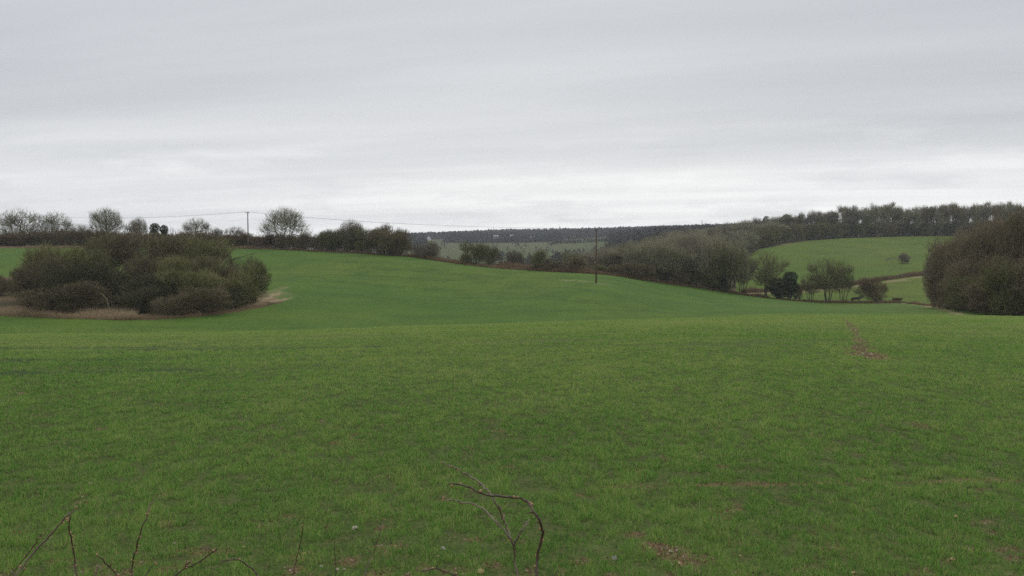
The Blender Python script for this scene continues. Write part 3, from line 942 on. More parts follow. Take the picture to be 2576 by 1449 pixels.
# --- skyline trees and hedge on the left
HG = 'bare trees along the skyline hedge'
place('dome', 'bare_tree', 50, 236, 529, 116, 'broad bare tree standing farthest left on the skyline hedge', 'tree', HG, 'twig_lichen', 0)
place('dome', 'bare_tree', 140, 238, 536, 84, 'rounded bare tree second from the left on the skyline hedge', 'tree', HG, 'twig_lichen', 1)
place('oval', 'bare_tree', 270, 232, 524, 68, 'tall oval bare tree rising alone above the thicket on the left', 'tree', HG, 'twig_lichen', 2)
place('dome', 'bare_tree', 203, 240, 564, 56, 'low rounded bare tree between two taller trees on the left skyline', 'tree', HG, 'twig_lichen', 1)
place('dome', 'bare_tree', 331, 236, 560, 40, 'small dark round tree just beside a pale wispy one', 'tree', HG, 'twig_brown', 0)
place('oval', 'bare_tree', 352, 240, 547, 36, 'pale wispy bare tree behind the left hedge', 'tree', HG, 'twig_lichen', 0)
place('evergreen', 'evergreen_tree', 391, 234, 562, 30, 'larger dark evergreen tree poking above the left hedge', 'tree', HG, None, 0)
place('evergreen', 'evergreen_tree', 414, 236, 567, 20, 'smaller dark evergreen beside the larger one in the left hedge', 'tree', HG, None, 1)
place('dome', 'bare_tree', 495, 234, 550, 74, 'rounded bare tree with a tousled top left of the skyline pole', 'tree', HG, 'twig_lichen', 2)
place('oval', 'bare_tree', 545, 238, 573, 30, 'thin low bare tree on the skyline just left of a small dome', 'tree', HG, 'twig_grey', 0)
place('dome', 'bare_tree', 594, 236, 571, 62, 'small dome shaped bare tree next to the skyline pole', 'tree', HG, 'twig_grey', 1)
place('fan', 'bare_tree', 717, 219, 522, 110, 'large spreading many-stemmed bare tree right of the skyline pole', 'tree', HG, 'twig_lichen', 0, rz=.15)
place('oval', 'bare_tree', 882, 213, 554, 54, 'bare tree standing tallest in the hedge beyond the large spreading tree', 'tree', HG, 'twig_grey', 0)
place('tall', 'bare_tree', 962, 211, 563, 66, 'pale thin bare tree rising near the right end of the hedge', 'tree', HG, 'twig_grey', 2)
HB = 'shrubs forming the skyline hedge'
x = -30.0
k = 0
while x < 1010:
    top = np.interp(x, [-30, 200, 420, 640, 800, 850, 920, 990], [585, 578, 586, 587, 584, 574, 570, 580]) + RNG.uniform(-4, 5)
    dpt = np.interp(x, [0, 600, 800, 1000], [226, 222, 215, 207])
    wd = RNG.uniform(42, 66)
    if x < 600:
        lab = 'dense brown shrub in the skyline hedge behind the left thicket'
    elif x < 800:
        lab = 'dense brown shrub in the hedge beneath the large spreading tree'
    else:
        lab = 'dense dark shrub in the hedge between the spreading tree and the hedge end'
    place('shrub', 'hedge_shrub', x, dpt + RNG.uniform(0, 4), top, wd, lab, 'shrub', HB, 'twig_red' if x < 720 and k % 3 else ('twig_olive' if x > 800 else 'twig_brown'), parts=('stems', 'crown'))
    x += RNG.uniform(20, 30); k += 1
place('shrub', 'hedge_shrub', 985, 204, 577, 96, 'big rounded dark shrub ending the skyline hedge on the right', 'shrub', HB, 'twig_brown', 1, parts=('stems', 'crown'))
place('shrub', 'hedge_shrub', 1004, 203, 590, 60, 'lower dark shrub leaning out at the very end of the skyline hedge', 'shrub', HB, 'twig_brown', 3, parts=('stems', 'crown'))
# --- separate bushes along the far edge of the field
EB = 'separate bushes on the far field edge'
for x, d, top, wd, m, lab in [
    (1070, 202, 609, 64, 'twig_grey', 'round grey bush standing alone just past the end of the hedge'),
    (1196, 195, 609, 64, 'twig_olive', 'green-grey bush, the larger of a touching pair on the field edge'),
    (1232, 194, 619, 44, 'twig_olive', 'smaller bush touching a larger one on the field edge'),
    (1294, 225, 631, 50, 'twig_grey', 'hazy grey bush set back behind the pink-brown bracken'),
    (1356, 186, 628, 50, 'twig_olive', 'upright bush at the right end of the bracken patch'),
    (1400, 184, 651, 56, 'twig_brown', 'low brown bush between the upright bush and the field pole'),
    (1450, 182, 646, 50, 'twig_brown', 'dark brown bush standing nearest left of the field pole'),
    (2205, 196, 700, 68, 'twig_red', 'reddish fan shaped bush right of the open trees in the valley'),
    (2258, 194, 748, 24, 'twig_red', 'tiny low brown bush at the corner of the field'),
    (2272, 300, 637, 27, 'twig_grey', 'small grey bush alone on the green hillside'),
]:
    place('shrub', 'bush', x, d, top, wd, lab, 'bush', EB, m, parts=('stems', 'crown'))
# --- the thicket in the hollow on the left
TB = 'shrubs and trees of the thicket in the hollow'
for kind, x, d, top, wd, m, lab in [
    ('shrub', -8, 134, 694, 56, 'twig_brown', 'low brown shrub filling the left end of the thicket'),
    ('shrub', 70, 124, 664, 84, 'twig_brown', 'round dark shrub at the left end of the thicket'),
    ('shrub', 122, 129, 617, 160, 'twig_moss', 'large domed shrub, the biggest on the left of the thicket'),
    ('shrub', 182, 121, 655, 150, 'twig_shaded', 'dense brown shrub in front of the large dome of the thicket'),
    ('shrub', 240, 136, 628, 130, 'twig_olive', 'olive shrub behind the middle of the thicket'),
    ('thicket', 285, 141, 586, 150, 'twig_brown', 'tangled bare tree in the thicket below the tall oval tree'),
    ('thicket', 385, 141, 585, 170, 'twig_brown', 'tangled bare tree at the centre back of the thicket'),
    ('thicket', 478, 143, 592, 160, 'twig_moss', 'tangled bare tree at the right back of the thicket'),
    ('thicket', 535, 146, 612, 90, 'twig_brown', 'spreading bare tree leaning out of the back right of the thicket'),
    ('shrub', 300, 126, 694, 120, 'twig_shaded', 'dark low shrub in the shaded middle of the thicket'),
    ('shrub', 400, 124, 684, 150, 'twig_shaded', 'olive shrub in the middle front of the thicket'),
    ('shrub', 345, 118, 722, 120, 'twig_shaded', 'low shrub at the thicket front beside the pale broken trunk'),
    ('shrub', 480, 124, 678, 150, 'twig_moss', 'olive green shrub right of centre in the thicket'),
    ('shrub', 556, 125, 690, 120, 'twig_moss', 'olive shrub towards the right end of the thicket'),
    ('shrub', 604, 128, 668, 84, 'twig_moss', 'shrub next to the last one at the right end of the thicket'),
    ('shrub', 640, 131, 648, 70, 'twig_olive', 'upright shrub at the very right end of the thicket'),
    ('shrub', 432, 116, 738, 110, 'twig_brown', 'small brown shrub lowest at the front of the thicket'),
    ('shrub', 516, 119, 720, 120, 'twig_brown', 'brown shrub at the right front edge of the thicket'),
    ('shrub', 215, 119, 706, 130, 'twig_brown', 'dark brown shrub at the front of the thicket above the pale grass'),
    ('shrub', 122, 117.5, 716, 120, 'twig_brown', 'wide low shrub at the front left of the thicket'),
    ('shrub', 470, 136, 650, 150, 'twig_brown', 'brown shrub under the tangled trees at the right back'),
    ('shrub', 104, 131, 625, 90, 'twig_olive', 'left flank shrub of the large dome in the thicket'),
    ('shrub', 245, 139, 597, 80, 'twig_olive', 'tall narrow olive shrub at the back below the tall oval tree'),
    ('shrub', 425, 143, 587, 90, 'twig_russet', 'tall narrow olive shrub at the back centre of the thicket'),
    ('thicket', 230, 131, 622, 90, 'twig_olive', 'slender tangled tree behind the large dome of the thicket'),
    ('thicket', 440, 130, 640, 90, 'twig_moss', 'slender tangled tree right of the pale broken trunk'),
    ('thicket', 350, 129, 644, 90, 'twig_brown', 'slender tangled tree above the pale broken trunk'),
    ('thicket', 530, 131, 640, 80, 'twig_olive', 'slender tangled tree near the right end of the thicket'),
    ('thicket', 130, 124, 640, 90, 'twig_brown', 'slender tangled tree in front of the large dome'),
    ('shrub', 386, 121, 716, 66, 'twig_shaded', 'narrow front shrub right of the pale broken trunk'),
    ('shrub', 590, 125, 704, 66, 'twig_olive', 'narrow front shrub near the right end of the thicket'),
    ('shrub', 150, 132, 622, 110, 'twig_moss', 'right flank shrub of the large dome in the thicket'),
    ('shrub', 570, 134, 668, 90, 'twig_brown', 'brown shrub behind the olive ones at the right of the thicket'),
]:
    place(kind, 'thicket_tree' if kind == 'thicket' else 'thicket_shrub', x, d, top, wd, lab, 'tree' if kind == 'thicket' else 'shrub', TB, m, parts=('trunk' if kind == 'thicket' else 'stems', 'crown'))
# the pale broken trunk in the thicket
b = on_ground(270 * S, 116.6)
e = empty('broken_trunk', b, 'pale broken tree trunk standing in the dark thicket', 'tree trunk')
mb = MB(); mb.tube([(0, 0, -.3), (.12, 0, .6), (-.10, .05, 1.3), (-.2, 0, 1.9), (-.15, 0, 2.1)], [.12, .11, .10, .08, .04], 7)
link('stump', mb.mesh('stump', [MAT['bark_pale']]), e)
mb = MB(); mb.tube([(-.2, 0, 1.7), (-.45, .1, 2.2), (-.9, .1, 2.7), (-1.4, .1, 2.8)], [.07, .06, .05, .02], 5)
link('limb', mb.mesh('limb', [MAT['bark_pale']]), e)

# --- right hand thicket
RB = 'shrubs of the thicket on the right'
for x, d, top, wd, m, lab in [
    (2354, 152, 622, 56, 'twig_grey', 'thin grey shrub at the left tip of the right thicket'),
    (2366, 146, 700, 50, 'twig_brown', 'low shrub at the left foot of the right thicket'),
    (2390, 141, 602, 90, 'twig_russet', 'tall shrub near the left side of the right thicket'),
    (2436, 133, 590, 110, 'twig_russet', 'reddish brown shrub left of the middle of the right thicket'),
    (2480, 129, 576, 120, 'twig_russet', 'reddish domed shrub in the middle of the right thicket'),
    (2526, 125, 557, 100, 'twig_russet', 'tall brown shrub right of the middle in the right thicket'),
    (2584, 122, 533, 110, 'twig_russet', 'tallest shrub of the right thicket at the edge of the photo'),
    (2650, 120, 522, 150, 'twig_russet', 'tall shrub of the right thicket cut by the edge of the photo'),
    (2412, 129, 684, 100, 'twig_russet', 'dark lower shrub at the left front of the right thicket'),
    (2452, 122, 690, 130, 'twig_olive', 'olive lower shrub at the front of the right thicket'),
    (2512, 116, 682, 140, 'twig_russet', 'brown lower shrub at the front of the right thicket'),
    (2564, 112, 664, 140, 'twig_olive', 'olive shrub lowest and nearest in the right thicket'),
    (2630, 110, 644, 160, 'twig_brown', 'front shrub of the right thicket cut by the edge of the photo'),
    (2450, 150, 582, 110, 'twig_russet', 'shrub standing at the back of the right thicket'),
    (2520, 158, 548, 120, 'twig_russet', 'tall shrub at the back of the right thicket near the skyline'),
]:
    place('shrub', 'thicket_shrub', x, d, top, wd, lab, 'shrub', RB, m, parts=('stems', 'crown'))
for x, d, top, wd, lab in ((2392, 137, 596, 84, 'bare branching tree at the left edge of the right thicket'), (2450, 131, 574, 90, 'bare branching tree left of centre in the right thicket'), (2500, 126, 556, 100, 'bare branching tree in the middle of the right thicket'), (2552, 121, 534, 90, 'tall bare branching tree at the right of the right thicket'), (2420, 126, 650, 80, 'low bare branching tree at the front of the right thicket'), (2520, 115, 640, 90, 'bare branching tree nearest in the right thicket')):
    place('thicket', 'thicket_tree', x, d, top, wd, lab, 'tree', RB, 'twig_russet' if d > 125 else 'twig_brown')

# --- individual trees along the valley bottom
VB = 'trees along the valley bottom beyond the field'
place('open', 'bare_tree', 1818, 190, 606, 110, 'bare tree with a dark ivy-clad trunk at the end of the wood', 'tree', VB, 'twig_olive', 0)
b = on_ground(1822 * S, 189.2)
e = empty('ivy_column', b, 'dark ivy clothing a trunk at the end of the wood', 'ivy'); e.scale = (.8, .8, 1.25)
link('leaves', PROTO['ivy'][0]['crown'], e)
place('open', 'bare_tree', 1868, 193, 634, 70, 'thin leaning bare tree with forked limbs right of the wood', 'tree', VB, 'twig_grey', 1, rz=.4)
place('open', 'bare_tree', 1930, 197, 636, 84, 'rounded bare tree with several straight trunks left of the evergreen', 'tree', VB, 'twig_olive', 0, rz=1.2)
place('evergreen', 'evergreen_tree', 1989, 196, 684, 44, 'dark round-topped evergreen tree in the valley', 'tree', VB, None, 0)
place('evergreen', 'evergreen_tree', 1958, 197, 700, 50, 'lower dark evergreen beside the round-topped one', 'tree', VB, None, 1)
place('shrub', 'bush', 2012, 197, 715, 22, 'thin dark bush right of the evergreens', 'bush', VB, 'twig_brown', 2, parts=('stems', 'crown'))
place('open', 'bare_tree', 2042, 198, 683, 54, 'lowest and leftmost tree of the rounded valley group', 'tree', VB, 'twig_olive', 1)
place('open', 'bare_tree', 2084, 197, 650, 84, 'tallest tree in the rounded valley group', 'tree', VB, 'twig_olive', 0)
place('open', 'bare_tree', 2121, 199, 657, 60, 'rightmost tree of the rounded valley group', 'tree', VB, 'twig_olive', 1)
# dark fallen branch on stub legs
b = on_ground(2156 * S, 196.0)
e = empty('fallen_branch', b, 'dark fallen branch propped on its stubs at the field corner', 'branch')
mb = MB(); mb.tube([(-1.0, 0, .75), (-.4, .1, .95), (.3, 0, 1.0), (.9, .1, 1.05), (1.4, 0, 1.25)], [.28, .33, .30, .22, .06], 7)
link('log', mb.mesh('log', [MAT['bark']]), e)
for xx, tilt in ((-.75, -.15), (.55, .12)):
    mb = MB(); mb.tube([(xx, 0, .9), (xx + tilt, .1, -.15)], [.15, .10], 6)
    link('stub', mb.mesh('stub', [MAT['bark']]), e)
mb = MB()
for q in range(60):
    a = Vector((RNG.uniform(.6, 1.5), 0, RNG.uniform(1.0, 1.7)))
    mb.tube([a, a + Vector((RNG.uniform(-.2, 1.0), RNG.uniform(-.6, .6), RNG.uniform(-.4, 1.0)))], [.035, .01], 3, cap=False)
link('twigs', mb.mesh('twigs', [MAT['twig_olive']]), e)

# --- the wood filling the valley right of the field pole
WB = 'trees of the valley wood'
LW = {0: 'grey-green bare tree at the front edge of the valley wood', 1: 'grey-brown bare tree deep in the valley wood', 2: 'bare tree on the far upper slope of the valley wood',
      3: 'low shrub along the front edge of the valley wood'}
FRONT = [(1490, 648), (1530, 632), (1570, 626), (1620, 608), (1680, 604), (1740, 594), (1790, 602), (1820, 618), (1840, 640)]
BACK = [(1440, 634), (1500, 622), (1560, 612), (1650, 592), (1760, 571), (1830, 563), (1900, 552), (1990, 541), (2010, 541)]
for row, (d0, xa, xb, step, f) in enumerate([(190, 1520, 1820, 28, 0.04), (204, 1500, 1840, 25, .1), (232, 1470, 1850, 27, .33), (275, 1450, 1870, 27, .55), (320, 1440, 1880, 30, .75), (370, 1450, 1960, 26, .93), (425, 1540, 2000, 24, 1.02)]):
    x = xa + RNG.uniform(0, 15)
    while x < xb:
        top = interp(FRONT, x) * (1 - f) + interp(BACK, x) * f + RNG.uniform(-5, 7)
        e_d = interp(EDGE, x * S)
        d = d0 + RNG.uniform(-5, 5)
        if row < 2: d = max(d, e_d + 3 + row * 10)
        kind = 'oval' if (row < 3 or RNG.random() < .4) else 'tall'
        if row == 0 and RNG.random() < .65: kind = 'open'
        lv = 0 if row < 2 else (1 if row < 5 else 2)
        m = 'twig_wood' if RNG.random() < .75 else ('twig_grey' if RNG.random() < .6 else 'twig_olive')
        place(kind, 'woodland_tree', x, d, top, step * RNG.uniform(2.0, 2.7) * (1.25 if row < 2 else 1), LW[lv], 'tree', WB, m)
        x += step * RNG.uniform(.75, 1.25)
x = 1512
while x < 1850:
    place('shrub', 'woodland_shrub', x, interp(EDGE, x * S) + RNG.uniform(2, 6), interp([(1500, 662), (1600, 660), (1700, 672), (1790, 690), (1850, 715)], x) + RNG.uniform(-6, 6), RNG.uniform(38, 58), LW[3], 'shrub', WB, RNG.choice(['twig_olive', 'twig_brown']), parts=('stems', 'crown'))
    x += RNG.uniform(26, 42)
for x, d, top, wd in ((1745, 355, 592, 30), (1925, 432, 546, 40), (1975, 438, 541, 44)):
    place('conifer', 'conifer_tree', x, d, top, wd, {1745: 'dark conifer inside the valley wood below the ridge', 1925: 'left one of two dark conifers rising where the wood meets the hill', 1975: 'right one of two dark conifers rising where the wood meets the hill'}[x], 'tree', WB, None)

# --- the hanger on top of the green hill
TBW = 'tall bare trees of the wood on top of the hill'
TOPS = [(1890, 552), (1960, 546), (1996, 534), (2040, 527), (2080, 533), (2100, 520), (2140, 513), (2200, 514), (2235, 508), (2280, 516), (2330, 511), (2390, 510), (2450, 514), (2480, 506), (2540, 504), (2600, 515)]
for row, (d0, step) in enumerate([(407, 25), (424, 27)]):
    x = (1895 if row else 2000) + RNG.uniform(0, 10)
    while x < 2600:
        top = interp(TOPS, x) + RNG.uniform(-3, 8) + (3 if row == 0 else 0)
        if d0 < interp(HILL_TOP, x * S) + 2: d = interp(HILL_TOP, x * S) + 3
        else: d = d0 + RNG.uniform(-3, 3)
        place('tall', 'woodland_tree', x, d, top, RNG.uniform(30, 44), 'tall slender bare tree in the wood crowning the green hill' if row == 0 else 'slender bare tree set back in the wood crowning the green hill', 'tree', TBW, ('twig_wood', 'twig_grey', 'twig_brown')[int(RNG.integers(3))])
        x += step * RNG.uniform(.7, 1.3)
x = 1885
while x < 2600:
    d = interp(HILL_TOP, x * S) + RNG.uniform(3, 16)
    place('shrub', 'woodland_shrub', x, d, interp([(1880, 592), (1950, 570), (2050, 560), (2300, 557), (2600, 556)], x) + RNG.uniform(-5, 5), RNG.uniform(30, 46), 'dark undergrowth shrub beneath the wood crowning the green hill', 'shrub', 'undergrowth shrubs of the hilltop wood', RNG.choice(['twig_brown', 'twig_olive']), parts=('stems', 'crown'))
    x += RNG.uniform(11, 17)
place('conifer', 'conifer_tree', 2313, 414, 538, 30, 'single dark conifer among the bare trees on top of the hill', 'tree', TBW, None)

# --- far pasture bushes and skyline trees
for x, d, top, wd, lab in ((1226, 760, 621, 10, 'tiny dark bush in the middle of the distant pasture'), (1212, 640, 631, 12, 'tiny dark bush low on the distant pasture'), (1392, 880, 609, 12, 'tiny bush at the right side of the distant pasture')):
    place('shrub', 'bush', x, d, top, wd, lab, 'bush', None, 'farwood', parts=('stems', 'crown'))
for x, d, top, wd, lab in ((1202, 1850, 579, 16, 'leftmost bare tree poking above the distant wooded ridge'), (1264, 1850, 581, 13, 'small bare tree on the distant ridge right of the tall pole'), (1320, 1850, 579, 19, 'broad dome of a bare tree on the distant ridge'), (1360, 1850, 578, 20, 'ragged bare tree on the distant ridge right of the broad dome'), (1775, 900, 561, 24, 'faint bare tree on the skyline above the valley wood'), (1800, 880, 561, 22, 'second faint bare tree on the skyline above the valley wood')):
    place('round', 'bare_tree', x, d, top, wd, lab, 'tree', 'bare trees on the distant ridge', 'farwood')


# --- the far wooded ridge: one mass
def far_woods():
    rng = np.random.default_rng(77)
    V = []
    n = 0

    def mass(count, pxa, pxb, da, db, hlo, hhi, mask=None):
        px = rng.uniform(pxa, pxb, count); d = np.exp(rng.uniform(math.log(da), math.log(db), count))
        if mask is not None:
            k = mask(px, d); px, d = px[k], d[k]
        t = (px - 512) / F
        x = t * d; y = d; z = zt(x, y)
        h = rng.uniform(hlo, hhi, len(x)); r = h * rng.uniform(.28, .5, len(x))
        con = rng.random(len(x)) < .16
        m = 26
        u = rng.random((len(x), m)); a = rng.random((len(x), m)) * 2 * math.pi
        rr = np.where(con[:, None], r[:, None] * .6 * (1 - u), r[:, None] * np.sqrt(np.clip(1 - (2 * u - .9) ** 2, .05, 1))) * np.sqrt(rng.random((len(x), m)))
        c = np.stack([x[:, None] + rr * np.cos(a), y[:, None] + rr * np.sin(a), z[:, None] + h[:, None] * (.05 + .95 * u)], -1).reshape(-1, 3)
        e1 = rng.normal(size=c.shape); e1 /= np.linalg.norm(e1, axis=1)[:, None]
        e2 = np.cross(e1, rng.normal(size=c.shape)); e2 /= np.linalg.norm(e2, axis=1)[:, None]
        s = (np.repeat(h, m) * .13 * rng.uniform(.6, 1.4, len(c)))[:, None]
        V.append(np.stack([c - e1 * s - e2 * s * .6, c + e1 * s - e2 * s * .6, c + e2 * s * 1.1], 1).reshape(-1, 3))
    mass(9000, 395, 740, 1060, 2050, 5.5, 10.5, lambda px, d: d > np.where(px < 446, 1240, np.where(px < 560, 1050, 1160)) + 60 * vnoise(px * .09, px * 0) )
    mass(260, 395, 740, 1700, 2050, 8, 12)
    mass(600, 408, 425, 800, 1100, 6, 9)
    mass(1500, 445, 562, 1040, 1120, 6, 9)
    mass(420, 500, 640, 430, 640, 3, 7, lambda px, d: vnoise(px * .07, d * .02) > .5)
    mass(60, 425, 560, 620, 1000, 2, 4.5)
    mass(140, 556, 625, 880, 910, 2.5, 4)
    mass(2600, 560, 760, 560, 1150, 6, 10, lambda px, d: (d > 560 + 3.2 * (640 - px).clip(0, 200)) & ~((px < 610) & (d < 1150)))
    v = np.concatenate(V)
    me = mesh_np('far_woods', v, np.arange(len(v)).reshape(-1, 3), [MAT['farwood']])
    tag(link('far_woods', me), 'dark wooded ridge of mixed trees along the far horizon', 'woodland', kind='stuff')


far_woods()


# ------------------------------------------------------------------ poles and wires
def pole(name, base, height, label, group, mat, r=.14, arm=1.3, az=0.0, ins=2, plate=None):
    e = empty(name, base, label, 'pole', group, az)
    mb = MB(); mb.tube([(0, 0, -.5), (0, 0, height * .5), (0, 0, height)], [r, r * .85, r * .66], 10)
    link('shaft', mb.mesh('shaft', [MAT[mat]]), e)
    tops = []
    if arm:
        mb = MB(); mb.box((0, -r * .66 - .05, height - .25), (arm, .1, .12))
        link('crossarm', mb.mesh('crossarm', [MAT[mat]], False), e)
        for q in np.linspace(-arm / 2 + .08, arm / 2 - .08, ins):
            mb = MB(); mb.tube([(q, -r * .66 - .05, height - .19), (q, -r * .66 - .05, height - .10), (q, -r * .66 - .05, height - .02), (q, -r * .66 - .05, height + .04)], [.03, .06, .05, .02], 8)
            link('insulator', mb.mesh('insulator', [MAT['metal']]), e)
            tops.append((q, -r * .66 - .05, height + .04))
    if plate:
        mb = MB(); mb.box((r * .3, -r - .01, plate), (.18, .02, .30))
        link('warning_plate', mb.mesh('warning_plate', [MAT['sign']], False), e)
    ca, sa = math.cos(az), math.sin(az)
    return [Vector((base.x + q[0] * ca - q[1] * sa, base.y + q[0] * sa + q[1] * ca, base.z + q[2])) for q in tops]


def wire(name, a, b, sag, label, r=.014):
    pts = []
    for i in range(33):
        u = i / 32
        p = a.lerp(b, u); p.z -= 4 * sag * u * (1 - u); pts.append(p)
    mb = MB(); mb.tube(pts, r, 5)
    tag(link(name, mb.mesh(name, [MAT['wire']])), label, 'wire', 'overhead wires between the poles')


pa = on_ground(625 * S, 216.5)
pb = on_ground(1500 * S, 156.0)
pc = Vector((2 * pa.x - pb.x, 2 * pa.y - pb.y, 0)); pc.z = gz(pc.x, pc.y)
az = math.atan2((pa - pb).y, (pa - pb).x) + math.pi / 2
PG = 'wooden poles carrying the overhead wire'
ta = pole('utility_pole', pa, 216.5 * sl(533 * S) - pa.z, 'weathered wooden pole with a small crossarm rising above the skyline hedge', PG, 'pole_grey', .17, 1.1, az)
tb = pole('utility_pole', pb, 156 * sl(576 * S) - pb.z, 'brown wooden pole standing alone in the green field', PG, 'pole_wood', .15, .5, az, plate=3.6)
tcp = pole('utility_pole', pc, 276 * sl(545 * S) - pc.z, 'pole hidden behind the trees at the left end of the skyline', PG, 'pole_grey', .16, 1.1, az)
for q, w in ((0, 'upper'), (1, 'lower')):
    wire('overhead_wire', ta[q], tb[q], .9, 'thin wire sloping from the skyline pole down to the field pole')
    wire('overhead_wire', tcp[q], ta[q], .9, 'thin wire running left from the skyline pole behind the trees')
DG_ = 'poles on the distant ridge'
for x, d, top, lab in ((1119, 1750, 580.5, 'faint thin pole farthest left on the distant ridge'), (1242, 1500, 571, 'tall pole with a crossarm on the distant ridge under the wire'), (1408, 1500, 567.5, 'pole on the distant ridge left of the brown field pole'), (1765, 1000, 554.5, 'faint pole on the skyline above the valley wood')):
    b = on_ground(x * S, d)
    pole('ridge_pole', b, d * sl(top * S) - b.z, lab, DG_, 'metal', .42, 3.4, .3)


# ------------------------------------------------------------------ distant houses
def house(name, x, d, wdt, dep, wall, ridge, label, wmat, rmat, rz=0.0, lift=0.0):
    b = on_ground(x * S, d); b.z += lift
    e = empty(name, b, label, 'house', 'small buildings below the distant ridge', rz)
    mb = MB()
    w, p = wdt / 2, dep / 2
    mb.add([(-w, -p, -1), (w, -p, -1), (w, p, -1), (-w, p, -1), (-w, -p, wall), (w, -p, wall), (w, p, wall), (-w, p, wall), (0, -p, wall + ridge), (0, p, wall + ridge)],
           [[4, 5, 8], [6, 7, 9]], [[0, 1, 5, 4], [1, 2, 6, 5], [2, 3, 7, 6], [3, 0, 4, 7]])
    link('wall', mb.mesh('wall', [MAT[wmat]], False), e)
    mb = MB(); o = .35; t = .18
    for sgn in (-1, 1):
        ex = sgn * (w + o); ez = wall - o * ridge / w
        mb.add([(0, -p - o, wall + ridge + .02), (ex, -p - o, ez + .02), (ex, p + o, ez + .02), (0, p + o, wall + ridge + .02), (0, -p - o, wall + ridge + .02 + t), (ex, -p - o, ez + .02 + t), (ex, p + o, ez + .02 + t), (0, p + o, wall + ridge + .02 + t)],
               [], [[0, 1, 2, 3], [4, 7, 6, 5], [0, 4, 5, 1], [1, 5, 6, 2], [2, 6, 7, 3]])
    link('roof', mb.mesh('roof', [MAT[rmat]], False), e)
    for q in (-w * .45, w * .45):
        mb = MB(); mb.box((q, -p - .02, wall * .55), (w * .35, .08, wall * .35))
        link('window', mb.mesh('window', [MAT['glass']], False), e)
    return e


house('white_house', 1079, 1190, 5.0, 7, 2.6, 3.0, 'tiny white gabled house below the distant ridge', 'white_wall', 'roof')
house('long_barn', 1248, 1042, 4.0, 6, 2.2, .9, 'long low building with a pale roof in the distant trees', 'brick', 'roof_pale', 1.5, 5.6)
house('far_house', 1288, 1044, 2.6, 3.6, 1.5, 1.1, 'small pale roofed building right of the long low one', 'brick', 'roof_pale', 1.2, 6.6)
house('far_house', 1336, 1040, 2.4, 3, 1.8, 1.2, 'smallest pale building hidden in the distant tree belt', 'brick', 'roof_pale', .3, 4.2)

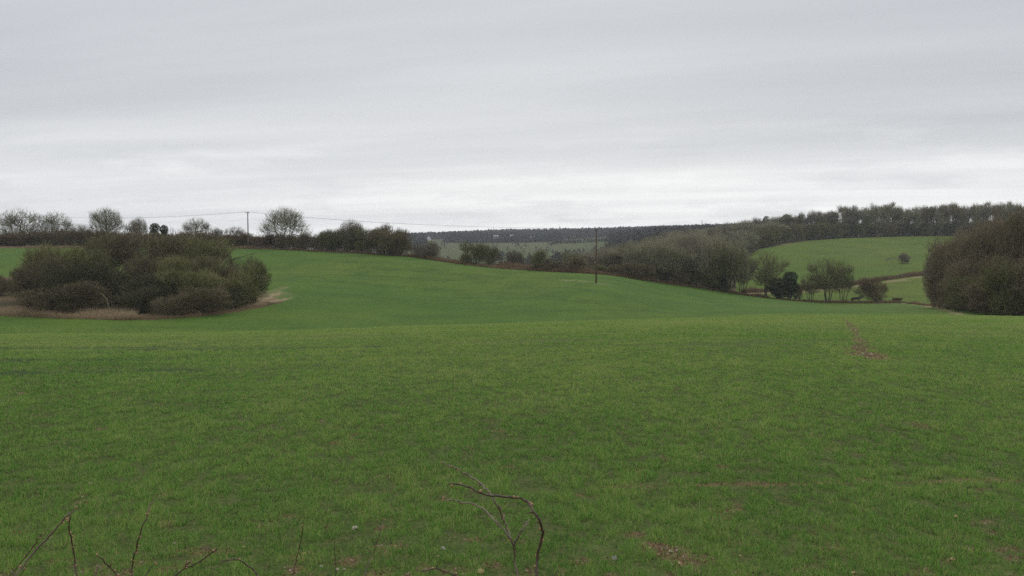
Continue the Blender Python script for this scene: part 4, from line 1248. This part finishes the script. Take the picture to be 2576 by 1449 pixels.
# ------------------------------------------------------------------ hedge shoots in front of the viewer
SHOOTS = [
    # name label depth radius(m) material, list of stems (first main) in 3072 px
    ('long straight pale cane leaning right in the bottom left corner', 2.5, .0034, 'stem_grey', [[(0, 1790), (40, 1728), (99, 1664), (137, 1620), (174, 1577), (208, 1543), (230, 1526)]], 5),
    ('upright dark budded shoot just right of the pale leaning cane', 2.46, .0028, 'stem', [[(240, 1790), (231, 1728), (225, 1673), (217, 1639), (213, 1605), (206, 1568), (208, 1545), (203, 1533)]], 11),
    ('thin dark shoot running beside the pale leaning cane', 2.7, .0022, 'stem', [[(-10, 1790), (28, 1728), (65, 1683), (99, 1645), (105, 1627), (116, 1614), (126, 1600)], ], 6),
    ('short thin shoot under the pale leaning cane', 2.6, .0019, 'stem', [[(25, 1780), (56, 1728), (74, 1704), (90, 1689)]], 3),
    ('tall knobbly shoot with buds, third plant from the left', 2.5, .0027, 'stem', [[(390, 1790), (394, 1728), (397, 1704), (396, 1679), (413, 1645), (416, 1611), (431, 1574), (439, 1552), (444, 1527), (463, 1498)]], 14),
    ('short curved shoot leaning left between two upright shoots', 2.4, .0027, 'stem', [[(380, 1790), (360, 1740), (352, 1725), (335, 1704), (314, 1687), (292, 1667)]], 3),
    ('short pale shoot tip rising beside the short curved shoot', 2.55, .0022, 'stem_grey', [[(250, 1790), (270, 1748), (281, 1726), (301, 1695)]], 2),
    ('low shoot leaning far right with a small fork near its base', 2.5, .0027, 'stem', [[(490, 1770), (525, 1728), (543, 1711), (571, 1698), (609, 1679), (627, 1664), (657, 1645)], [(543, 1711), (556, 1696), (574, 1684)]], 7),
    ('arching shoot bending over to the left at the bottom of the photo', 2.45, .0026, 'stem', [[(800, 1790), (776, 1728), (758, 1709), (736, 1690), (711, 1672), (680, 1673), (658, 1683)]], 3),
    ('short shoot tip at the bottom between the knobbly and leaning shoots', 2.6, .0020, 'stem', [[(410, 1780), (435, 1728), (453, 1712), (466, 1690)]], 3),
    ('slender dark upright shoot left of centre', 2.9, .0019, 'stem', [[(865, 1790), (878, 1726), (889, 1693), (893, 1660), (905, 1614), (906, 1587), (912, 1559)]], 6),
    ('faintest thin shoot between the two slender upright ones', 3.0, .0013, 'stem', [[(1010, 1790), (1007, 1726), (1005, 1676), (1005, 1649), (1002, 1623)]], 2),
    ('slender pale shoot leaning right, left of the arching shoots', 2.9, .0019, 'stem_grey', [[(1070, 1790), (1093, 1726), (1110, 1680), (1118, 1656), (1128, 1629), (1141, 1592), (1153, 1559)]], 6),
    ('low dark shoot arching left at the bottom of the arching shoots', 2.35, .0029, 'stem', [[(1440, 1790), (1400, 1741), (1377, 1726), (1338, 1713), (1310, 1703), (1280, 1706), (1252, 1713)]], 3),
    ('thick dark shoot arching over to the left in the centre', 2.3, .0036, 'stem', [[(1606, 1800), (1608, 1728), (1611, 1665), (1622, 1629), (1629, 1598), (1625, 1573), (1611, 1554), (1597, 1527), (1586, 1507), (1578, 1499), (1548, 1495), (1526, 1488), (1487, 1488), (1462, 1488), (1446, 1483), (1424, 1469), (1393, 1455), (1371, 1452), (1343, 1452)]], 16),
    ('forked reddish shoot with two long arms arching left behind the thick one', 2.5, .0026, 'stem_grey', [
        [(1570, 1800), (1556, 1728), (1548, 1698), (1544, 1667), (1542, 1637), (1528, 1612), (1512, 1590), (1493, 1571), (1473, 1549), (1451, 1527), (1432, 1517), (1407, 1507), (1368, 1507), (1349, 1498), (1331, 1497)],
        [(1528, 1612), (1520, 1582), (1506, 1546), (1493, 1518), (1476, 1488), (1459, 1466), (1435, 1444), (1415, 1430), (1399, 1423), (1366, 1402), (1345, 1397), (1324, 1390)],
        [(1542, 1637), (1559, 1598), (1573, 1582), (1586, 1557)]], 18),
]


def smooth_line(P, n):
    P = np.array(P, float)
    s = np.concatenate([[0], np.cumsum(np.linalg.norm(np.diff(P, axis=0), axis=1))])
    u = np.linspace(0, s[-1], n)
    Q = np.stack([np.interp(u, s, P[:, c]) for c in range(3)], 1)
    for _ in range(2):
        Q[1:-1] = (Q[:-2] + 2 * Q[1:-1] + Q[2:]) / 4
    return Q


bud_mb = MB(); bud_mb.tube([(0, 0, -.2), (0, 0, .3), (0, 0, .8), (0, 0, 1.25), (0, 0, 1.6)], [.45, .75, .8, .5, .08], 8)
BUD = bud_mb.mesh('bud', [MAT['bud']])
for lab, dep, rad, mt, stems_, nb in SHOOTS:
    rng = np.random.default_rng(abs(hash(lab)) % 1000 if False else int(dep * 1000 + nb * 37 + len(lab)))
    world = []
    for si, line in enumerate(stems_):
        pts = []
        for i, (x, y) in enumerate(line):
            t, s_ = ray(x * S3, y * S3)
            d = dep + .05 * math.sin(i * .8 + si * 2) * min(1, i * .5)
            if si > 0 and i == 0:
                j = min(range(len(world[0])), key=lambda q: (world[0][q][0] - t * dep) ** 2 + (world[0][q][2] - s_ * dep) ** 2)
                pts.append(np.array(world[0][j])); continue
            pts.append(np.array([t * d, d, s_ * d]))
        if si == 0:                                             # carry the stem down to the bank
            a, b2 = pts[0], pts[1]
            gx, gy = a[0] + (a[0] - b2[0]) * .6, a[1] + .05
            g = np.array([gx, gy, gz(gx, gy) - .05])
            pts = [g, g * .5 + a * .5 + np.array([0, 0, .03])] + pts
        world.append(smooth_line(pts, max(10, len(pts) * 5)))
    base = Vector(world[0][0])
    e = empty('hedge_shoot', base, lab, 'twig', 'bare hedge shoots in the foreground')
    for si, Q in enumerate(world):
        L = Q - np.array(base)
        n = len(L)
        rr = np.linspace(1.36, .62, n) * rad * (1 if si == 0 else .82)
        rr = rr * (1 + .16 * rng.random(n))
        rr[-1] *= .4
        L[2:-1] += rng.normal(0, .0016, (n - 3, 3))
        mb = MB(); mb.tube(L, rr, 8)
        for _s in range(max(2, n // 7)):
            i = int(rng.integers(3, n - 1))
            td = L[i] - L[i - 1]; td /= np.linalg.norm(td) + 1e-9
            sd = np.cross(td, [rng.normal(0, .6), 1, rng.normal(0, .6)]); sd /= np.linalg.norm(sd) + 1e-9
            ln = rng.uniform(.006, .022) * (1 if rng.random() < .8 else 1.8)
            dv = sd * rng.choice([-1, 1]) + td * rng.uniform(.2, .9); dv /= np.linalg.norm(dv)
            mb.tube([L[i], L[i] + dv * ln * .5 + td * ln * .1, L[i] + dv * ln], [rr[i] * .7, rr[i] * .55, rr[i] * .15], 6)
        link('stem' if si == 0 else 'side_shoot', mb.mesh('stem', [MAT[mt]]), e)
    vis = [(q, si, i) for si, Q in enumerate(world) for i, q in enumerate(Q) if q[2] > q[1] * sl(576) - .02 and i > 1]
    for _ in range(nb):
        q, si, i = vis[rng.integers(len(vis))]
        Q = world[si]
        tdir = Vector(Q[min(i + 1, len(Q) - 1)] - Q[i - 1]).normalized()
        side = tdir.cross(Vector((rng.normal(0, .5), 1, rng.normal(0, .5)))).normalized() * rng.choice([-1, 1])
        dr = (side + tdir * .6).normalized()
        o = link('bud', BUD, e)
        o.location = Vector(q) - base + side * rad * .6
        o.rotation_mode = 'QUATERNION'; o.rotation_quaternion = Vector((0, 0, 1)).rotation_difference(dr)
        sc = rad * rng.uniform(.75, 1.25) + .0008
        o.scale = (sc, sc, sc)

# ------------------------------------------------------------------ stones lying in the crop
STONES = [(1328, 1650, 17, 'grey'), (1313, 1672, 13, 'tan'), (1443, 1722, 26, 'tan'), (1785, 1603, 8, 'pale'), (1843, 1680, 20, 'grey'), (1225, 1563, 9, 'tan'), (1599, 1554, 9, 'tan'), (1064, 1588, 20, 'pale'), (912, 1664, 15, 'tan'), (1187, 1641, 11, 'tan'), (965, 1702, 13, 'pale'), (1013, 1711, 13, 'pale'), (1033, 1711, 9, 'pale'), (2012, 1658, 13, 'pale'), (2015, 1697, 13, 'grey'), (2039, 1693, 16, 'tan'), (1950, 1648, 14, 'tan'), (2220, 1670, 10, 'tan'), (2214, 1696, 14, 'tan'), (2560, 1722, 17, 'tan'), (2859, 1683, 17, 'tan'), (2868, 1554, 17, 'tan'), (2807, 1431, 9, 'pale'), (272, 1453, 14, 'pale'), (259, 1481, 6, 'pale'), (290, 1583, 7, 'grey'), (523, 1634, 11, 'pale'), (731, 1645, 12, 'tan'), (123, 1192, 6, 'pale'), (678, 1224, 9, 'pale'), (1224, 1225, 7, 'pale'), (1901, 1216, 9, 'grey'), (2590, 1064, 11, 'pale'), (2614, 1066, 11, 'pale'), (2581, 1066, 6, 'pale'), (2588, 1081, 4, 'pale'), (2603, 1073, 7, 'tan'), (2568, 1002, 4, 'pale'), (2461, 1080, 5, 'pale'), (2620, 1080, 6, 'pale'), (1300, 1020, 6, 'pale'), (2020, 1670, 9, 'pale'), (1975, 1665, 8, 'tan'), (2030, 1652, 8, 'pale')]
for x, y, w, col in STONES:
    h = hit(x * S3, y * S3)
    rng = np.random.default_rng(int(x + y))
    r = w * h.y / (F * 3) / 2
    mb = MB(); mb.blob((0, 0, r * .35), (r, r * .8, r * rng.uniform(.5, .75)), rng, 7, 4, .34)
    o = link('stone', mb.mesh('stone', [MAT['stone_' + col]], False)); o.location = h + Vector((0, 0, .004)); o.rotation_euler = (0, rng.uniform(-.3, .3), rng.uniform(0, 6))
    where = 'in the bare patch at the end of the worn path' if (2540 < x < 2640 and 990 < y < 1090) else ('on the bare brown patch right of the arching shoots' if 1940 < x < 2050 and y > 1640 else ('among the near green wheat' if y > 1400 else 'far out in the green wheat'))
    tag(o, f'small {dict(pale="whitish", tan="tan", grey="grey")[col]} stone lying {where}', 'stone', 'flint stones scattered in the field')

# ------------------------------------------------------------------ haze
mb = MB(); mb.box((0, 0, 10), (6800, 6800, 130))
hz = link('haze', mb.mesh('haze', [], False)); tag(hz, kind='stuff')
m = bpy.data.materials.new('haze_air'); m.use_nodes = True
nt = m.node_tree
for n in list(nt.nodes): nt.nodes.remove(n)
out = nt.nodes.new('ShaderNodeOutputMaterial'); pv = nt.nodes.new('ShaderNodeVolumePrincipled')
pv.inputs['Color'].default_value = (.86, .90, .97, 1); pv.inputs['Density'].default_value = .0002; pv.inputs['Anisotropy'].default_value = .25
nt.links.new(pv.outputs[0], out.inputs['Volume'])
hz.data.materials.append(m)

# ------------------------------------------------------------------ sky and light
SUN_EL, SUN_AZ = math.radians(42), math.radians(25)     # azimuth measured clockwise from the viewing direction
world = bpy.data.worlds.new('World'); scene.world = world; world.use_nodes = True
nt = world.node_tree
for n in list(nt.nodes): nt.nodes.remove(n)
wo = nt.nodes.new('ShaderNodeOutputWorld')
tc = nt.nodes.new('ShaderNodeTexCoord')
sep = nt.nodes.new('ShaderNodeSeparateXYZ'); nt.links.new(tc.outputs['Generated'], sep.inputs[0])
zc = mathn(nt, 'ADD', mathn(nt, 'MAXIMUM', sep.outputs[2], 0.0), .045)
cx = mathn(nt, 'DIVIDE', sep.outputs[0], zc); cy = mathn(nt, 'DIVIDE', sep.outputs[1], zc)


def plane(sx, sy, rot, off=0.0):
    cmb = nt.nodes.new('ShaderNodeCombineXYZ'); nt.links.new(cx, cmb.inputs[0]); nt.links.new(cy, cmb.inputs[1])
    mp = nt.nodes.new('ShaderNodeMapping'); mp.inputs['Rotation'].default_value = (0, 0, rot); mp.inputs['Scale'].default_value = (sx, sy, 1); mp.inputs['Location'].default_value = (off, off * .7, off)
    # rotate first, then stretch
    mp0 = nt.nodes.new('ShaderNodeMapping'); mp0.inputs['Rotation'].default_value = (0, 0, rot)
    nt.links.new(cmb.outputs[0], mp0.inputs[0])
    mp.inputs['Rotation'].default_value = (0, 0, 0)
    nt.links.new(mp0.outputs[0], mp.inputs[0])
    return mp.outputs[0]


bands = noise(nt, plane(.16, .62, .34, 3.1), 1.0, 5, .55)
broad = noise(nt, plane(.06, .22, .34, 7.7), 1.0, 3, .5)
mpw = nt.nodes.new('ShaderNodeMapping'); mpw.inputs['Scale'].default_value = (4.0, 4.0, 19.0); mpw.inputs['Location'].default_value = (1.7, 4.2, .6)
nt.links.new(tc.outputs['Generated'], mpw.inputs[0])
wisp = noise(nt, mpw.outputs[0], 1.5, 6, .58)
# elevation profile of the cloud deck: thin and bright low down, thicker grey above
elev = mathn(nt, 'ADD', sep.outputs[2], mathn(nt, 'MULTIPLY', mathn(nt, 'SUBTRACT', broad, .5), .10))
deck = ramp(nt, elev, [(0, (1.20, 1.195, 1.18)), (.02, (1.06, 1.06, 1.05)), (.045, (.93, .932, .93)), (.075, (.74, .75, .757)), (.115, (.61, .622, .642)), (.16, (.575, .59, .615)), (.26, (.565, .582, .61)), (.36, (.585, .602, .632)), (.55, (.68, .70, .73)), (1, (.74, .76, .79))])
c = mixc(nt, maprange(nt, bands, .38, .68, 0, .75), deck, mixc(nt, 1.0, deck, (.81, .822, .838), 'MULTIPLY'))
c = mixc(nt, maprange(nt, bands, .46, .28, 0, .55), c, mixc(nt, 1.0, c, (1.09, 1.09, 1.08), 'MULTIPLY'))
low = maprange(nt, sep.outputs[2], .13, .06)
c = mixc(nt, mathn(nt, 'MULTIPLY', low, maprange(nt, wisp, .52, .68, 0, .62)), c, (.65, .665, .69))
c = mixc(nt, mathn(nt, 'MULTIPLY', low, maprange(nt, wisp, .44, .32, 0, .4)), c, (.98, .98, .97))
ax = mathn(nt, 'ABSOLUTE', mathn(nt, 'SUBTRACT', sep.outputs[0], .06))
c = mixc(nt, 1.0, c, mixc(nt, maprange(nt, ax, .08, .55), (1.02, 1.02, 1.01), (.93, .935, .945)), 'MULTIPLY')
below = maprange(nt, sep.outputs[2], -.02, 0.0)
sky = nt.nodes.new('ShaderNodeTexSky'); sky.sky_type = 'NISHITA'; sky.sun_disc = False
sky.sun_elevation = SUN_EL; sky.sun_rotation = SUN_AZ
bg_sky = nt.nodes.new('ShaderNodeBackground'); nt.links.new(sky.outputs[0], bg_sky.inputs[0]); bg_sky.inputs[1].default_value = .06
bg_c = nt.nodes.new('ShaderNodeBackground'); nt.links.new(c, bg_c.inputs[0]); bg_c.inputs[1].default_value = 1.2
mx = nt.nodes.new('ShaderNodeMixShader'); mx.inputs[0].default_value = .95
nt.links.new(bg_sky.outputs[0], mx.inputs[1]); nt.links.new(bg_c.outputs[0], mx.inputs[2])
nt.links.new(mx.outputs[0], wo.inputs[0])

sl_ = bpy.data.lights.new('sun', 'SUN'); sl_.energy = .9; sl_.angle = math.radians(25); sl_.color = (1, .97, .92)
so = bpy.data.objects.new('sun', sl_); COL.objects.link(so)
d = Vector((math.sin(SUN_AZ) * math.cos(SUN_EL), math.cos(SUN_AZ) * math.cos(SUN_EL), math.sin(SUN_EL)))
so.rotation_euler = d.to_track_quat('Z', 'Y').to_euler(); so.location = (0, 0, 40)

cam = bpy.data.cameras.new('camera'); co = bpy.data.objects.new('camera', cam); COL.objects.link(co)
cam.sensor_width = 36; cam.sensor_fit = 'HORIZONTAL'; cam.lens = 18 / math.tan(math.radians(30)); cam.clip_start = .05; cam.clip_end = 9000
co.location = (0, 0, 0); co.rotation_euler = (math.pi / 2 - TH, 0, 0)
scene.camera = co
scene.view_settings.view_transform = 'Standard'; scene.view_settings.look = 'None'
scene.view_settings.exposure = 0; scene.view_settings.gamma = 1
scene.render.engine = 'CYCLES'
scene.cycles.max_bounces = 5; scene.cycles.diffuse_bounces = 3; scene.cycles.volume_bounces = 1; scene.cycles.transparent_max_bounces = 8
scene.cycles.use_denoising = False
scene.cycles.denoiser = 'OPENIMAGEDENOISE'
scene.cycles.denoising_input_passes = 'RGB_ALBEDO_NORMAL'
